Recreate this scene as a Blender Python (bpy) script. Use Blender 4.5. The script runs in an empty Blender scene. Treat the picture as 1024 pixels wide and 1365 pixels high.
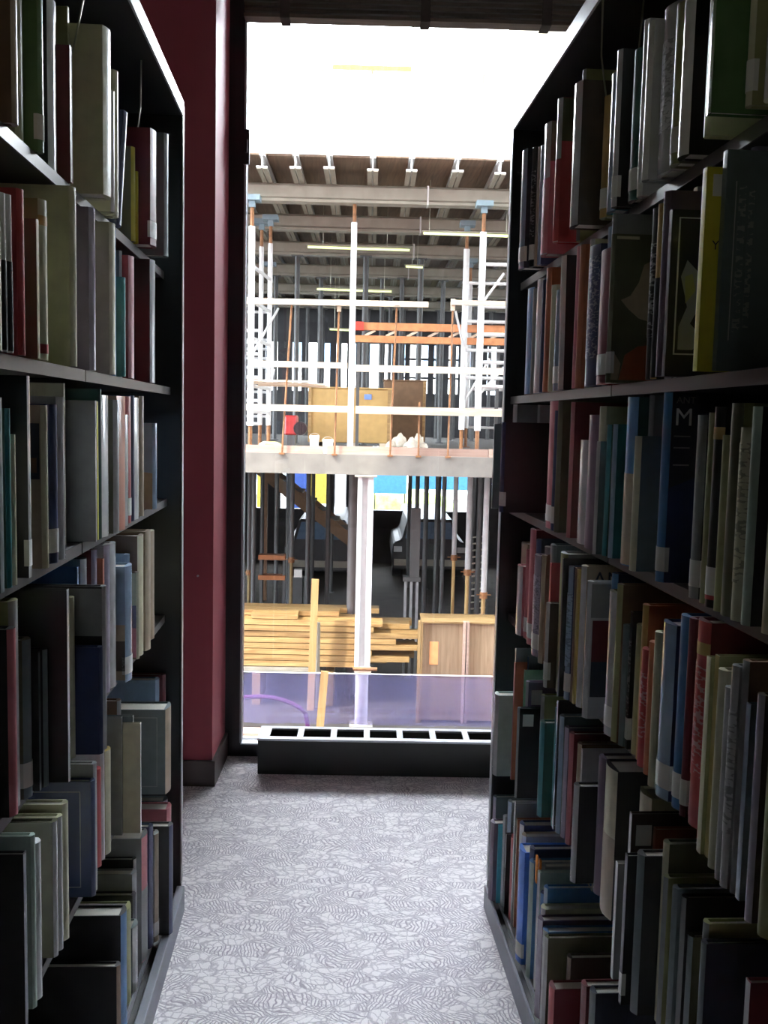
import bpy, bmesh, math, random
from mathutils import Vector, Matrix
random.seed(7)

# ------------------------------------------------------------------ camera, light, exposure
sc = bpy.context.scene
COL = sc.collection
CAM_LOC=(-0.0518,0.0000,1.3893)
CAM_RIGHT=(0.997744,-0.063273,0.022444)
CAM_UP=(-0.016245,0.096835,0.995168)
CAM_FWD=(0.065140,0.993287,-0.095588)

cam_data = bpy.data.cameras.new('camera')
cam = bpy.data.objects.new('camera', cam_data); COL.objects.link(cam)
r, u, f = Vector(CAM_RIGHT), Vector(CAM_UP), Vector(CAM_FWD)
m = Matrix(((r.x, u.x, -f.x, CAM_LOC[0]), (r.y, u.y, -f.y, CAM_LOC[1]), (r.z, u.z, -f.z, CAM_LOC[2]), (0, 0, 0, 1)))
cam.matrix_world = m
cam_data.sensor_fit = 'VERTICAL'; cam_data.sensor_height = 36.0
cam_data.lens = 36.0 * 1280.0 / 1365.0
cam_data.clip_start = 0.02; cam_data.clip_end = 300
sc.camera = cam

world = bpy.data.worlds.new('sky'); sc.world = world; world.use_nodes = True
bg = world.node_tree.nodes['Background']
bg.inputs['Color'].default_value = (0.86, 0.92, 1.0, 1)
bg.inputs['Strength'].default_value = 22.0

sun_data = bpy.data.lights.new('sun', 'SUN'); sun_data.energy = 5.0; sun_data.angle = 0.009
sun_data.color = (1.0, 0.90, 0.74)
sun = bpy.data.objects.new('sun', sun_data); COL.objects.link(sun)
sun.rotation_euler = Vector((0.80, 0.45, -1.05)).to_track_quat('-Z', 'Y').to_euler()

sc.view_settings.view_transform = 'Standard'
sc.view_settings.look = 'None'
sc.view_settings.gamma = 1.0
sc.view_settings.use_curve_mapping = False
sc.view_settings.exposure = 0.75
sc.cycles.max_bounces = 10
sc.cycles.diffuse_bounces = 5
sc.cycles.transparent_max_bounces = 16
sc.cycles.sample_clamp_indirect = 6.0
sc.cycles.use_denoising = True

# ------------------------------------------------------------------ materials
MATS = {}
def new_mat(name):
    mt = bpy.data.materials.new(name); mt.use_nodes = True
    nt = mt.node_tree
    return mt, nt, nt.nodes['Principled BSDF']
def N(nt, t, **kw):
    n = nt.nodes.new(t)
    for k, v in kw.items(): setattr(n, k, v)
    return n
def plain(name, col, rough=0.5, metal=0.0, var=0.12, scale=12.0, bump=0.0, coat=0.0, emit=None, stretch=None, spec=0.5):
    """procedural colour: base colour broken up by noise, optional relief"""
    if name in MATS: return MATS[name]
    mt, nt, b = new_mat(name)
    tc = N(nt, 'ShaderNodeTexCoord'); mp = N(nt, 'ShaderNodeMapping')
    nt.links.new(tc.outputs['Object'], mp.inputs['Vector'])
    if stretch: mp.inputs['Scale'].default_value = stretch
    nz = N(nt, 'ShaderNodeTexNoise'); nz.inputs['Scale'].default_value = scale; nz.inputs['Detail'].default_value = 5
    nt.links.new(mp.outputs['Vector'], nz.inputs['Vector'])
    rp = N(nt, 'ShaderNodeValToRGB')
    rp.color_ramp.elements[0].position = 0.3; rp.color_ramp.elements[1].position = 0.7
    rp.color_ramp.elements[0].color = (*[c * (1 - var) for c in col], 1)
    rp.color_ramp.elements[1].color = (*[min(1, c * (1 + var)) for c in col], 1)
    nt.links.new(nz.outputs['Fac'], rp.inputs['Fac'])
    nt.links.new(rp.outputs['Color'], b.inputs['Base Color'])
    b.inputs['Roughness'].default_value = rough; b.inputs['Metallic'].default_value = metal
    b.inputs['Coat Weight'].default_value = coat; b.inputs['Coat Roughness'].default_value = 0.12
    b.inputs['Specular IOR Level'].default_value = spec
    if bump:
        bp = N(nt, 'ShaderNodeBump'); bp.inputs['Strength'].default_value = bump; bp.inputs['Distance'].default_value = 0.01
        nt.links.new(nz.outputs['Fac'], bp.inputs['Height']); nt.links.new(bp.outputs['Normal'], b.inputs['Normal'])
    if emit:
        b.inputs['Emission Color'].default_value = (*emit[0], 1); b.inputs['Emission Strength'].default_value = emit[1]
    MATS[name] = mt
    return mt

BOOK_COL = dict(slate=(.15,.19,.20), maroon=(.16,.028,.035), yellow=(.62,.56,.05), olive=(.34,.34,.16), dolive=(.12,.12,.07), navy=(.03,.045,.12),
    cream=(.62,.60,.42), white=(.80,.80,.80), silver=(.58,.59,.60), green=(.12,.22,.09), tan=(.45,.36,.25), brown=(.20,.12,.07), dbrown=(.09,.065,.05),
    rose=(.50,.16,.18), red=(.42,.06,.06), teal=(.05,.24,.27), blue=(.07,.20,.42), ink=(.035,.04,.06), black=(.022,.022,.025), plum=(.13,.09,.14),
    lilac=(.50,.46,.58), sky=(.33,.45,.60), dgreen=(.03,.10,.08), rust=(.42,.13,.06), grey=(.28,.29,.29), gold=(.55,.42,.12), mint=(.42,.53,.46),
    ochre=(.50,.32,.10), lightgreen=(.32,.66,.42), cyan=(.08,.40,.52), brightblue=(.07,.22,.75))
COL_WORD = dict(slate='slate grey', dolive='dark olive', dbrown='dark brown', ink='inky blue-black', dgreen='dark green', lightgreen='light green',
    brightblue='bright blue', cyan='turquoise', sky='pale blue', rose='dusty red', gold='golden')
def bookmat(c, gloss=False):
    return plain('book_cloth_' + c + ('_glossy' if gloss else ''), BOOK_COL[c], rough=0.16 if gloss else 0.42, var=0.10, scale=30,
                 coat=0.9 if gloss else 0.35)

M_PAGE = None
def page_mat():
    mt, nt, b = new_mat('paper_pages')
    tc = N(nt, 'ShaderNodeTexCoord'); mp = N(nt, 'ShaderNodeMapping'); mp.inputs['Scale'].default_value = (3, 900, 3)
    nz = N(nt, 'ShaderNodeTexNoise'); nz.inputs['Scale'].default_value = 1.0
    rp = N(nt, 'ShaderNodeValToRGB')
    rp.color_ramp.elements[0].color = (.50, .48, .40, 1); rp.color_ramp.elements[1].color = (.80, .78, .70, 1)
    nt.links.new(tc.outputs['Object'], mp.inputs['Vector']); nt.links.new(mp.outputs['Vector'], nz.inputs['Vector'])
    nt.links.new(nz.outputs['Fac'], rp.inputs['Fac']); nt.links.new(rp.outputs['Color'], b.inputs['Base Color'])
    b.inputs['Roughness'].default_value = 0.8
    return mt
M_PAGE = page_mat()
M_LABEL = plain('label_paper', (.78, .78, .74), rough=0.6, var=0.05)

def lettering_mat(name, back, ink, scale=(110, 110, 260), thr=0.62):
    """rows of small letter-like marks, flat print"""
    mt, nt, b = new_mat(name)
    tc = N(nt, 'ShaderNodeTexCoord'); mp = N(nt, 'ShaderNodeMapping'); mp.inputs['Scale'].default_value = scale
    vo = N(nt, 'ShaderNodeTexVoronoi'); vo.inputs['Scale'].default_value = 1.0
    gt = N(nt, 'ShaderNodeMath', operation='GREATER_THAN'); gt.inputs[1].default_value = thr
    mx = N(nt, 'ShaderNodeMix', data_type='RGBA')
    mx.inputs['A'].default_value = (*back, 1); mx.inputs['B'].default_value = (*ink, 1)
    nt.links.new(tc.outputs['Object'], mp.inputs['Vector']); nt.links.new(mp.outputs['Vector'], vo.inputs['Vector'])
    nt.links.new(vo.outputs['Distance'], gt.inputs[0]); nt.links.new(gt.outputs[0], mx.inputs['Factor'])
    nt.links.new(mx.outputs['Result'], b.inputs['Base Color'])
    b.inputs['Roughness'].default_value = 0.35
    return mt

def carpet_mat():
    mt, nt, b = new_mat('patterned_carpet')
    geo = N(nt, 'ShaderNodeNewGeometry')
    L = nt.links.new
    # warp
    wn = N(nt, 'ShaderNodeTexNoise'); wn.inputs['Scale'].default_value = 9; wn.inputs['Detail'].default_value = 3
    L(geo.outputs['Position'], wn.inputs['Vector'])
    ws = N(nt, 'ShaderNodeVectorMath', operation='SCALE'); ws.inputs['Scale'].default_value = 0.09
    L(wn.outputs['Color'], ws.inputs[0])
    wp = N(nt, 'ShaderNodeVectorMath', operation='ADD'); L(geo.outputs['Position'], wp.inputs[0]); L(ws.outputs[0], wp.inputs[1])
    # leaf cells, each with its own stroke direction
    st = N(nt, 'ShaderNodeVectorMath', operation='MULTIPLY'); st.inputs[1].default_value = (0.75, 1.5, 1)
    L(wp.outputs[0], st.inputs[0])
    vo = N(nt, 'ShaderNodeTexVoronoi'); vo.inputs['Scale'].default_value = 19
    L(st.outputs[0], vo.inputs['Vector'])
    sep = N(nt, 'ShaderNodeSeparateColor'); L(vo.outputs['Color'], sep.inputs['Color'])
    ang = N(nt, 'ShaderNodeMath', operation='MULTIPLY_ADD'); ang.inputs[1].default_value = 2.2; ang.inputs[2].default_value = -0.9
    L(sep.outputs[0], ang.inputs[0])
    co = N(nt, 'ShaderNodeMath', operation='COSINE'); si = N(nt, 'ShaderNodeMath', operation='SINE')
    L(ang.outputs[0], co.inputs[0]); L(ang.outputs[0], si.inputs[0])
    cv = N(nt, 'ShaderNodeCombineXYZ'); L(co.outputs[0], cv.inputs[0]); L(si.outputs[0], cv.inputs[1])
    dt = N(nt, 'ShaderNodeVectorMath', operation='DOT_PRODUCT'); L(wp.outputs[0], dt.inputs[0]); L(cv.outputs[0], dt.inputs[1])
    fr = N(nt, 'ShaderNodeMath', operation='MULTIPLY'); fr.inputs[1].default_value = 640; L(dt.outputs['Value'], fr.inputs[0])
    sn = N(nt, 'ShaderNodeMath', operation='SINE'); L(fr.outputs[0], sn.inputs[0])
    s1 = N(nt, 'ShaderNodeMapRange'); s1.inputs['From Min'].default_value = 0.1; s1.inputs['From Max'].default_value = 0.9; L(sn.outputs[0], s1.inputs['Value'])
    msk = N(nt, 'ShaderNodeMath', operation='GREATER_THAN'); msk.inputs[1].default_value = 0.42; L(sep.outputs[1], msk.inputs[0])
    s2 = N(nt, 'ShaderNodeMath', operation='MULTIPLY'); L(s1.outputs['Result'], s2.inputs[0]); L(msk.outputs[0], s2.inputs[1])
    # veins around the leaves
    ve = N(nt, 'ShaderNodeTexVoronoi', feature='DISTANCE_TO_EDGE'); ve.inputs['Scale'].default_value = 19
    L(st.outputs[0], ve.inputs['Vector'])
    vl = N(nt, 'ShaderNodeMapRange'); vl.inputs['From Min'].default_value = 0.02; vl.inputs['From Max'].default_value = 0.07
    vl.inputs['To Min'].default_value = 0.7; vl.inputs['To Max'].default_value = 0; L(ve.outputs['Distance'], vl.inputs['Value'])
    v2 = N(nt, 'ShaderNodeTexVoronoi', feature='DISTANCE_TO_EDGE'); v2.inputs['Scale'].default_value = 42
    L(wp.outputs[0], v2.inputs['Vector'])
    vl2 = N(nt, 'ShaderNodeMapRange'); vl2.inputs['From Min'].default_value = 0.02; vl2.inputs['From Max'].default_value = 0.10
    vl2.inputs['To Min'].default_value = 0.55; vl2.inputs['To Max'].default_value = 0; L(v2.outputs['Distance'], vl2.inputs['Value'])
    a1 = N(nt, 'ShaderNodeMath', operation='MAXIMUM'); L(s2.outputs[0], a1.inputs[0]); L(vl.outputs['Result'], a1.inputs[1])
    a2 = N(nt, 'ShaderNodeMath', operation='MAXIMUM'); L(a1.outputs[0], a2.inputs[0]); L(vl2.outputs['Result'], a2.inputs[1])
    fn = N(nt, 'ShaderNodeTexNoise'); fn.inputs['Scale'].default_value = 260; fn.inputs['Detail'].default_value = 2
    L(geo.outputs['Position'], fn.inputs['Vector'])
    fa = N(nt, 'ShaderNodeMath', operation='MULTIPLY_ADD'); fa.inputs[1].default_value = 0.8; fa.inputs[2].default_value = -0.4
    L(fn.outputs['Fac'], fa.inputs[0])
    tot = N(nt, 'ShaderNodeMath', operation='ADD', use_clamp=True); L(a2.outputs[0], tot.inputs[0]); L(fa.outputs[0], tot.inputs[1])
    mx = N(nt, 'ShaderNodeMix', data_type='RGBA')
    mx.inputs['A'].default_value = (.92, .88, .89, 1); mx.inputs['B'].default_value = (.39, .345, .40, 1)
    L(tot.outputs[0], mx.inputs['Factor']); L(mx.outputs['Result'], b.inputs['Base Color'])
    b.inputs['Roughness'].default_value = 0.95; b.inputs['Specular IOR Level'].default_value = 0.1
    b.inputs['Sheen Weight'].default_value = 0.5
    bp = N(nt, 'ShaderNodeBump'); bp.inputs['Strength'].default_value = 0.3; bp.inputs['Distance'].default_value = 0.003
    inv = N(nt, 'ShaderNodeMath', operation='SUBTRACT'); inv.inputs[0].default_value = 1.0; L(tot.outputs[0], inv.inputs[1])
    L(inv.outputs[0], bp.inputs['Height']); L(bp.outputs['Normal'], b.inputs['Normal'])
    return mt

def wood_mat(name, c1, c2, axis='x', rough=0.6):
    if name in MATS: return MATS[name]
    mt, nt, b = new_mat(name)
    tc = N(nt, 'ShaderNodeTexCoord'); mp = N(nt, 'ShaderNodeMapping')
    mp.inputs['Scale'].default_value = {'x': (1.2, 22, 22), 'z': (22, 22, 1.2), 'y': (22, 1.2, 22)}[axis]
    nz = N(nt, 'ShaderNodeTexNoise'); nz.inputs['Scale'].default_value = 1.6; nz.inputs['Detail'].default_value = 6; nz.inputs['Distortion'].default_value = 0.6
    oi = N(nt, 'ShaderNodeObjectInfo')
    ad = N(nt, 'ShaderNodeVectorMath', operation='ADD')
    rp = N(nt, 'ShaderNodeValToRGB'); rp.color_ramp.elements[0].position = 0.3; rp.color_ramp.elements[1].position = 0.72
    rp.color_ramp.elements[0].color = (*c1, 1); rp.color_ramp.elements[1].color = (*c2, 1)
    hs = N(nt, 'ShaderNodeHueSaturation')
    mr = N(nt, 'ShaderNodeMapRange'); mr.inputs['To Min'].default_value = 0.75; mr.inputs['To Max'].default_value = 1.2
    L = nt.links.new
    L(tc.outputs['Object'], ad.inputs[0]); L(oi.outputs['Random'], ad.inputs[1])
    L(ad.outputs[0], mp.inputs['Vector']); L(mp.outputs['Vector'], nz.inputs['Vector'])
    L(nz.outputs['Fac'], rp.inputs['Fac']); L(rp.outputs['Color'], hs.inputs['Color'])
    L(oi.outputs['Random'], mr.inputs['Value']); L(mr.outputs['Result'], hs.inputs['Value'])
    L(hs.outputs['Color'], b.inputs['Base Color']); b.inputs['Roughness'].default_value = rough
    MATS[name] = mt
    return mt

def glass_mat():
    mt, nt, b = new_mat('window_glass'); nt.nodes.remove(b)
    out = nt.nodes['Material Output']
    tr = N(nt, 'ShaderNodeBsdfTransparent'); tr.inputs['Color'].default_value = (.97, .98, .98, 1)
    gl = N(nt, 'ShaderNodeBsdfGlossy'); gl.inputs['Roughness'].default_value = 0.02
    fr = N(nt, 'ShaderNodeFresnel'); fr.inputs['IOR'].default_value = 1.45
    mx = N(nt, 'ShaderNodeMixShader')
    nt.links.new(fr.outputs[0], mx.inputs[0]); nt.links.new(tr.outputs[0], mx.inputs[1]); nt.links.new(gl.outputs[0], mx.inputs[2])
    nt.links.new(mx.outputs[0], out.inputs['Surface'])
    return mt
def sheet_mat():
    """translucent blue-violet sheet"""
    mt, nt, b = new_mat('blue_violet_sheet'); nt.nodes.remove(b)
    out = nt.nodes['Material Output']
    tr = N(nt, 'ShaderNodeBsdfTransparent'); tr.inputs['Color'].default_value = (.80, .74, .90, 1)
    df = N(nt, 'ShaderNodeBsdfDiffuse'); df.inputs['Color'].default_value = (.13, .13, .25, 1)
    nz = N(nt, 'ShaderNodeTexNoise'); nz.inputs['Scale'].default_value = 2.5
    mr = N(nt, 'ShaderNodeMapRange'); mr.inputs['To Min'].default_value = 0.30; mr.inputs['To Max'].default_value = 0.55
    mx = N(nt, 'ShaderNodeMixShader')
    nt.links.new(nz.outputs['Fac'], mr.inputs['Value']); nt.links.new(mr.outputs['Result'], mx.inputs[0])
    nt.links.new(tr.outputs[0], mx.inputs[1]); nt.links.new(df.outputs[0], mx.inputs[2]); nt.links.new(mx.outputs[0], out.inputs['Surface'])
    return mt

M_CARPET = carpet_mat()
M_RED = plain('dark_red_paint', (.36, .065, .085), rough=0.5, var=0.04, scale=6, spec=.35)
M_BASEB = plain('baseboard_vinyl', (.10, .075, .07), rough=0.4)
M_CEIL = plain('ceiling_paint', (.55, .55, .52), rough=0.8)
M_WALL = plain('wall_paint', (.40, .36, .32), rough=0.8)
M_BLACK = plain('black_frame_metal', (.012, .012, .015), rough=0.35, var=0.1)
M_SILL = plain('pale_aluminium', (.55, .60, .66), rough=0.35, metal=0.6, var=0.05)
M_CASE = plain('black_case_laminate', (.012, .012, .014), rough=0.4, var=0.1)
M_SHELF = plain('dark_shelf_steel', (.055, .05, .048), rough=0.5, var=0.06)
M_TRIM = plain('grey_canopy_steel', (.58, .58, .60), rough=0.28, var=0.04)
M_LIP = plain('shelf_lip_steel', (.08, .072, .065), rough=0.32, var=0.06)
M_BASE = plain('grey_base_steel', (.22, .23, .27), rough=0.35, var=0.06)
M_HEATER = plain('dark_convector_metal', (.018, .019, .018), rough=0.45)
M_GRILLE = plain('pale_grille_metal', (.78, .82, .88), rough=0.25, metal=0.3, var=0.03)
M_BLIND = wood_mat('dark_blind_wood', (.05, .032, .02), (.11, .075, .05), 'x')
M_TAPE = plain('blind_tape', (.045, .03, .022), rough=0.9)
M_WIRE = plain('pale_wire', (.55, .55, .45), rough=0.3, metal=0.7)
M_GLASS = glass_mat()
M_CONC = plain('slab_concrete', (.165, .155, .138), rough=0.85, var=0.16, scale=5, bump=0.1)
M_FASCIA = plain('pale_fascia', (.80, .79, .76), rough=0.8, var=0.04, scale=3)
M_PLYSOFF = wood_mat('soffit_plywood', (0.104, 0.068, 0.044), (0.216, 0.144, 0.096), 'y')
M_PLY = wood_mat('plywood', (0.231, 0.154, 0.088), (0.341, 0.242, 0.154), 'z')
M_ALU = plain('galvanised_beam', (.27, .255, .21), rough=0.5, var=0.12, scale=8)
M_ALUB = plain('bright_aluminium', (0.525, 0.532, 0.540), rough=0.4, var=0.06)
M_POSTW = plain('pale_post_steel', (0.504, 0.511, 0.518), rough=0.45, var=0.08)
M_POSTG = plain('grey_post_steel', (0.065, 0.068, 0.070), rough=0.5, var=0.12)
M_RUST = plain('rusty_steel', (0.192, 0.084, 0.030), rough=0.7, var=0.35, scale=25)
M_BLUEP = plain('blue_grey_head', (0.168, 0.240, 0.282), rough=0.5)
M_RAIL = wood_mat('rail_timber', (0.446, 0.360, 0.259), (0.576, 0.504, 0.396), 'x')
M_TIMBER = wood_mat('pine_timber', (0.21, 0.115, 0.04), (0.42, 0.28, 0.115), 'x')
M_STAKE = wood_mat('stake_timber', (0.270, 0.162, 0.060), (0.372, 0.252, 0.108), 'z')
M_ORANGE = plain('orange_girder_paint', (0.504, 0.210, 0.084), rough=0.5, var=0.2)
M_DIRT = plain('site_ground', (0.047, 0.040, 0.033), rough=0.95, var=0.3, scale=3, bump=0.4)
M_DARK = plain('dark_hoarding', (.035, .036, .04), rough=0.8, var=0.3, scale=3)
M_SHEET = sheet_mat()
M_PINKB = wood_mat('pink_board', (0.300, 0.198, 0.156), (0.396, 0.282, 0.228), 'x')

# ------------------------------------------------------------------ mesh helpers
TH = 0.05; WC, WS = math.cos(TH), math.sin(TH); WO = CAM_LOC[0]
def W(x, y, z):
    """window-wall frame (turned about 3 degrees from the aisle) to world"""
    return Vector((WO + x * WC + y * WS, -x * WS + y * WC, z))
class MB:
    """collects boxes, tubes and prisms into one mesh; w=True means window-wall frame"""
    def __init__(s, w=False): s.v = []; s.f = []; s.mi = []; s.w = w
    def add(s, verts, faces, mi=0):
        n = len(s.v)
        s.v += [W(*p) if s.w else Vector(p) for p in verts]
        s.f += [tuple(n + i for i in q) for q in faces]; s.mi += [mi] * len(faces)
        return s
    def box(s, x0, x1, y0, y1, z0, z1, mi=0):
        return s.add([(x0,y0,z0),(x1,y0,z0),(x1,y1,z0),(x0,y1,z0),(x0,y0,z1),(x1,y0,z1),(x1,y1,z1),(x0,y1,z1)],
                     [(0,3,2,1),(4,5,6,7),(0,1,5,4),(1,2,6,5),(2,3,7,6),(3,0,4,7)], mi)
    def beam(s, a, b, wx, wz, mi=0):
        """square bar from a to b"""
        a, b = Vector(a), Vector(b); d = (b - a).normalized()
        up = Vector((0, 0, 1)) if abs(d.z) < 0.9 else Vector((0, 1, 0))
        sx = d.cross(up).normalized() * wx / 2; sz = sx.cross(d).normalized() * wz / 2
        p = [a-sx-sz, a+sx-sz, a+sx+sz, a-sx+sz, b-sx-sz, b+sx-sz, b+sx+sz, b-sx+sz]
        return s.add(p, [(0,1,2,3),(7,6,5,4),(0,4,5,1),(1,5,6,2),(2,6,7,3),(3,7,4,0)], mi)
    def tube(s, pts, rad, n=8, mi=0):
        pts = [Vector(p) for p in pts]; rings = []
        for i, p in enumerate(pts):
            d = (pts[min(i+1, len(pts)-1)] - pts[max(i-1, 0)]).normalized()
            up = Vector((0, 0, 1)) if abs(d.z) < 0.9 else Vector((0, 1, 0))
            e1 = d.cross(up).normalized(); e2 = e1.cross(d)
            rr = rad[i] if isinstance(rad, (list, tuple)) else rad
            rings.append([p + (e1*math.cos(2*math.pi*k/n) + e2*math.sin(2*math.pi*k/n))*rr for k in range(n)])
        vs = [q for g in rings for q in g]; fs = []
        for i in range(len(pts)-1):
            for k in range(n):
                fs.append((i*n+k, i*n+(k+1) % n, (i+1)*n+(k+1) % n, (i+1)*n+k))
        fs.append(tuple(range(n-1, -1, -1))); fs.append(tuple((len(pts)-1)*n + k for k in range(n)))
        return s.add(vs, fs, mi)
    def build(s, name, mats, parent=None, smooth=False, bevel=0.0):
        off = Vector(parent_world(parent)) if parent else Vector((0, 0, 0))
        if not parent:
            xs = [v.x for v in s.v]; ys = [v.y for v in s.v]; zs = [v.z for v in s.v]
            off = Vector(((min(xs)+max(xs))/2, (min(ys)+max(ys))/2, min(zs)))
        me = bpy.data.meshes.new(name)
        me.from_pydata([tuple(v - off) for v in s.v], [], s.f)
        if not isinstance(mats, (list, tuple)): mats = [mats]
        for mt in mats: me.materials.append(mt)
        me.polygons.foreach_set('material_index', s.mi)
        bm = bmesh.new(); bm.from_mesh(me)
        bmesh.ops.recalc_face_normals(bm, faces=bm.faces)
        if bevel:
            bmesh.ops.bevel(bm, geom=[e for e in bm.edges if e.calc_face_angle(0) > 0.6], offset=bevel, segments=1, affect='EDGES')
        bm.to_mesh(me); bm.free()
        if smooth:
            me.polygons.foreach_set('use_smooth', [True]*len(me.polygons)); me.set_sharp_from_angle(angle=0.7)
        o = bpy.data.objects.new(name, me); COL.objects.link(o)
        if parent: o.parent = parent
        else: o.location = off
        return o
def parent_world(p):
    v = Vector(p.location)
    while p.parent: p = p.parent; v = v + Vector(p.location)
    return v
def tag(o, label, cat, group=None):
    o['label'] = label; o['category'] = cat
    if group: o['group'] = group
    return o
def struct(o): o['kind'] = 'structure'; return o
def thing(name, label, cat, loc, group=None):
    o = bpy.data.objects.new(name, None); COL.objects.link(o); o.location = loc; o.empty_display_size = 0.1
    return tag(o, label, cat, group)
def wthing(name, label, cat, x, y, z, group=None): return thing(name, label, cat, W(x, y, z), group)

# ------------------------------------------------------------------ the room
FL = MB(); FL.add([(-4.5,-4.5,0),(4.5,-4.5,0), tuple(W(4.5,3.93,0)), tuple(W(-4.5,3.93,0)),
                   (-4.5,-4.5,-.25),(4.5,-4.5,-.25), tuple(W(4.5,3.93,-.25)), tuple(W(-4.5,3.93,-.25))],
                  [(0,1,2,3),(7,6,5,4),(0,4,5,1),(1,5,6,2),(2,6,7,3),(3,7,4,0)])
struct(FL.build('floor', M_CARPET))
CE = MB(); CE.add([(-4.5,-4.5,3.2),(4.5,-4.5,3.2), tuple(W(4.6,4.1,3.2)), tuple(W(-4.6,4.1,3.2)),
                   (-4.5,-4.5,3.45),(4.5,-4.5,3.45), tuple(W(4.6,4.1,3.45)), tuple(W(-4.6,4.1,3.45))],
                  [(0,1,2,3),(7,6,5,4),(0,4,5,1),(1,5,6,2),(2,6,7,3),(3,7,4,0)])
struct(CE.build('ceiling', M_CEIL))
struct(MB().box(-4.7,-4.5,-4.7,4.3,0,3.45).build('wall_left', M_WALL))
struct(MB().box(4.5,4.7,-4.7,3.6,0,3.45).build('wall_right', M_WALL))
struct(MB().box(-4.7,4.7,-4.7,-4.5,0,3.45).build('wall_back', M_WALL))
# window wall: deep red pier left of the window, pier far right, both with baseboards
wf = struct(MB(True).box(-4.6,-.572,3.52,4.10,0,3.2).build('wall_front', M_RED))
wf2 = struct(MB(True).box(2.75,4.6,3.52,4.10,0,3.2).build('wall_front_far', M_RED))
struct(MB(True).box(-4.6,-.562,3.508,3.52,0,.098).box(-.572,-.560,3.508,3.85,0,.098).build('baseboard_front', M_BASEB))
struct(MB(True).box(2.74,4.6,3.508,3.52,0,.098).build('baseboard_front_far', M_BASEB))
struct(MB(True).box(-4.6,4.6,3.94,4.15,-2.2,-.02).build('wall_exterior', M_CONC))
struct(MB(True).box(-10.5,-4.65,3.95,4.25,-2.15,3.45).build('wall_sky_block_left', M_CONC)); struct(MB(True).box(4.75,40,3.95,4.25,-2.15,3.45).build('wall_sky_block_right', M_CONC))  # unseen flank walls added to keep low sky light off the site
struct(MB(True).box(-10.5,40,3.95,4.25,3.45,24.0).build('wall_sky_block_upper', M_CONC))  # unseen tall wall added to cut sky light on the site, clear of the sun
tag(MB(True).tube([(-.628,3.52,.80),(-.628,3.514,.80)], .004, 8).build('wall_screw', M_SILL), 'tiny bright screw head low on the dark red pier', 'screw')

# window: black frame, mullions behind the right bookcase, glass
win = bpy.data.objects.new('window_1', None); COL.objects.link(win); win.location = W(-.57, 3.86, 0); struct(win)
MB(True).box(-.572,-.508,3.84,3.92,0,3.2).build('frame_jamb', M_BLACK, win)
MB(True).box(2.68,2.75,3.84,3.92,0,3.2).build('frame_jamb', M_BLACK, win)
MB(True).box(-.508,2.68,3.84,3.92,0,.052).build('frame_sill', M_BLACK, win)
MB(True).box(-.508,2.68,3.84,3.92,3.10,3.2).build('frame_head', M_BLACK, win)
MB(True).box(1.12,1.18,3.84,3.92,.052,3.10).build('mullion', M_BLACK, win)
MB(True).box(-.508,2.68,3.83,3.875,.052,.058).build('sill_strip', M_SILL, win)
MB(True).box(-.512,-.504,3.835,3.87,.058,3.10).build('glazing_bead', M_SILL, win)
MB(True).box(-.508,1.12,3.873,3.879,.052,3.10).build('pane', M_GLASS, win)
MB(True).box(1.18,2.68,3.873,3.879,.052,3.10).build('pane', M_GLASS, win)
lt = MB(True).box(-.515,-.492,3.825,3.84,2.36,2.49).box(-.508,-.498,3.81,3.83,2.40,2.45).build('latch', M_BLACK, win)

# raised blind: stack of dark slats
bl = wthing('venetian_blind', 'dark brown slatted blind drawn up above the window', 'blind', .3, 3.75, 2.86)
for k in range(15):
    z = 2.862 + k*.0195
    dx = random.uniform(-.004, .004); dy = random.uniform(-.005, .005)
    MB(True).box(-.50+dx,1.11+dx,3.715+dy,3.775+dy,z,z+.0125).build('slat', M_BLIND, bl)
for x in (-.35,.17,.62,1.0): MB(True).box(x-.018,x+.018,3.706,3.7085,2.861,3.16).box(x-.018,x+.018,3.7085,3.785,2.8585,2.861).build('ladder_tape', M_TAPE, bl)
MB(True).box(-.505,1.115,3.71,3.785,3.155,3.20).build('head_rail', M_BLIND, bl)

# floor convector under the window
hv = wthing('floor_convector', 'long low black convector heater with pale grille under the window', 'heater', .9, 3.75, 0)
MB(True).box(-.415,2.5,3.645,3.652,.0,.136).box(-.415,2.5,3.788,3.795,.0,.136).box(-.415,-.408,3.652,3.788,0,.136).box(2.493,2.5,3.652,3.788,0,.136).box(-.408,2.493,3.652,3.788,.0,.012).build('body', M_HEATER, hv)
MB(True).box(-.418,2.503,3.640,3.672,.136,.144).box(-.418,2.503,3.770,3.798,.136,.144).box(-.418,-.372,3.672,3.770,.136,.144).build('grille_frame', M_GRILLE, hv)
MB(True).tube([(-.40,3.72,.06),(2.49,3.72,.06)], .025, 10).build('heating_pipe', M_RUST, hv, smooth=True)
x = -.372 + .107
while x < 2.45:
    MB(True).box(x,x+.024,3.672,3.770,.136,.144).build('grille_bar', M_GRILLE, hv); x += .131

# ceiling lamps behind the camera (the room's own light)
M_LAMP = plain('lamp_diffuser', (.8, .85, .7), emit=((1.0, .97, .70), 2.6))
for i, (lx, ly) in enumerate(((-1.72, -1.1), (1.72, -1.1))):
    t = thing('ceiling_lamp', ('fluorescent ceiling lamp over the next aisle to the left', 'fluorescent ceiling lamp over the next aisle to the right')[i], 'lamp', (lx, ly, 3.08), 'ceiling lamps')
    MB().box(lx-.17,lx+.17,ly-.62,ly+.62,3.12,3.2).build('housing', M_TRIM, t)
    MB().box(lx-.15,lx+.15,ly-.6,ly+.6,3.10,3.12).build('diffuser', M_LAMP, t)

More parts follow.
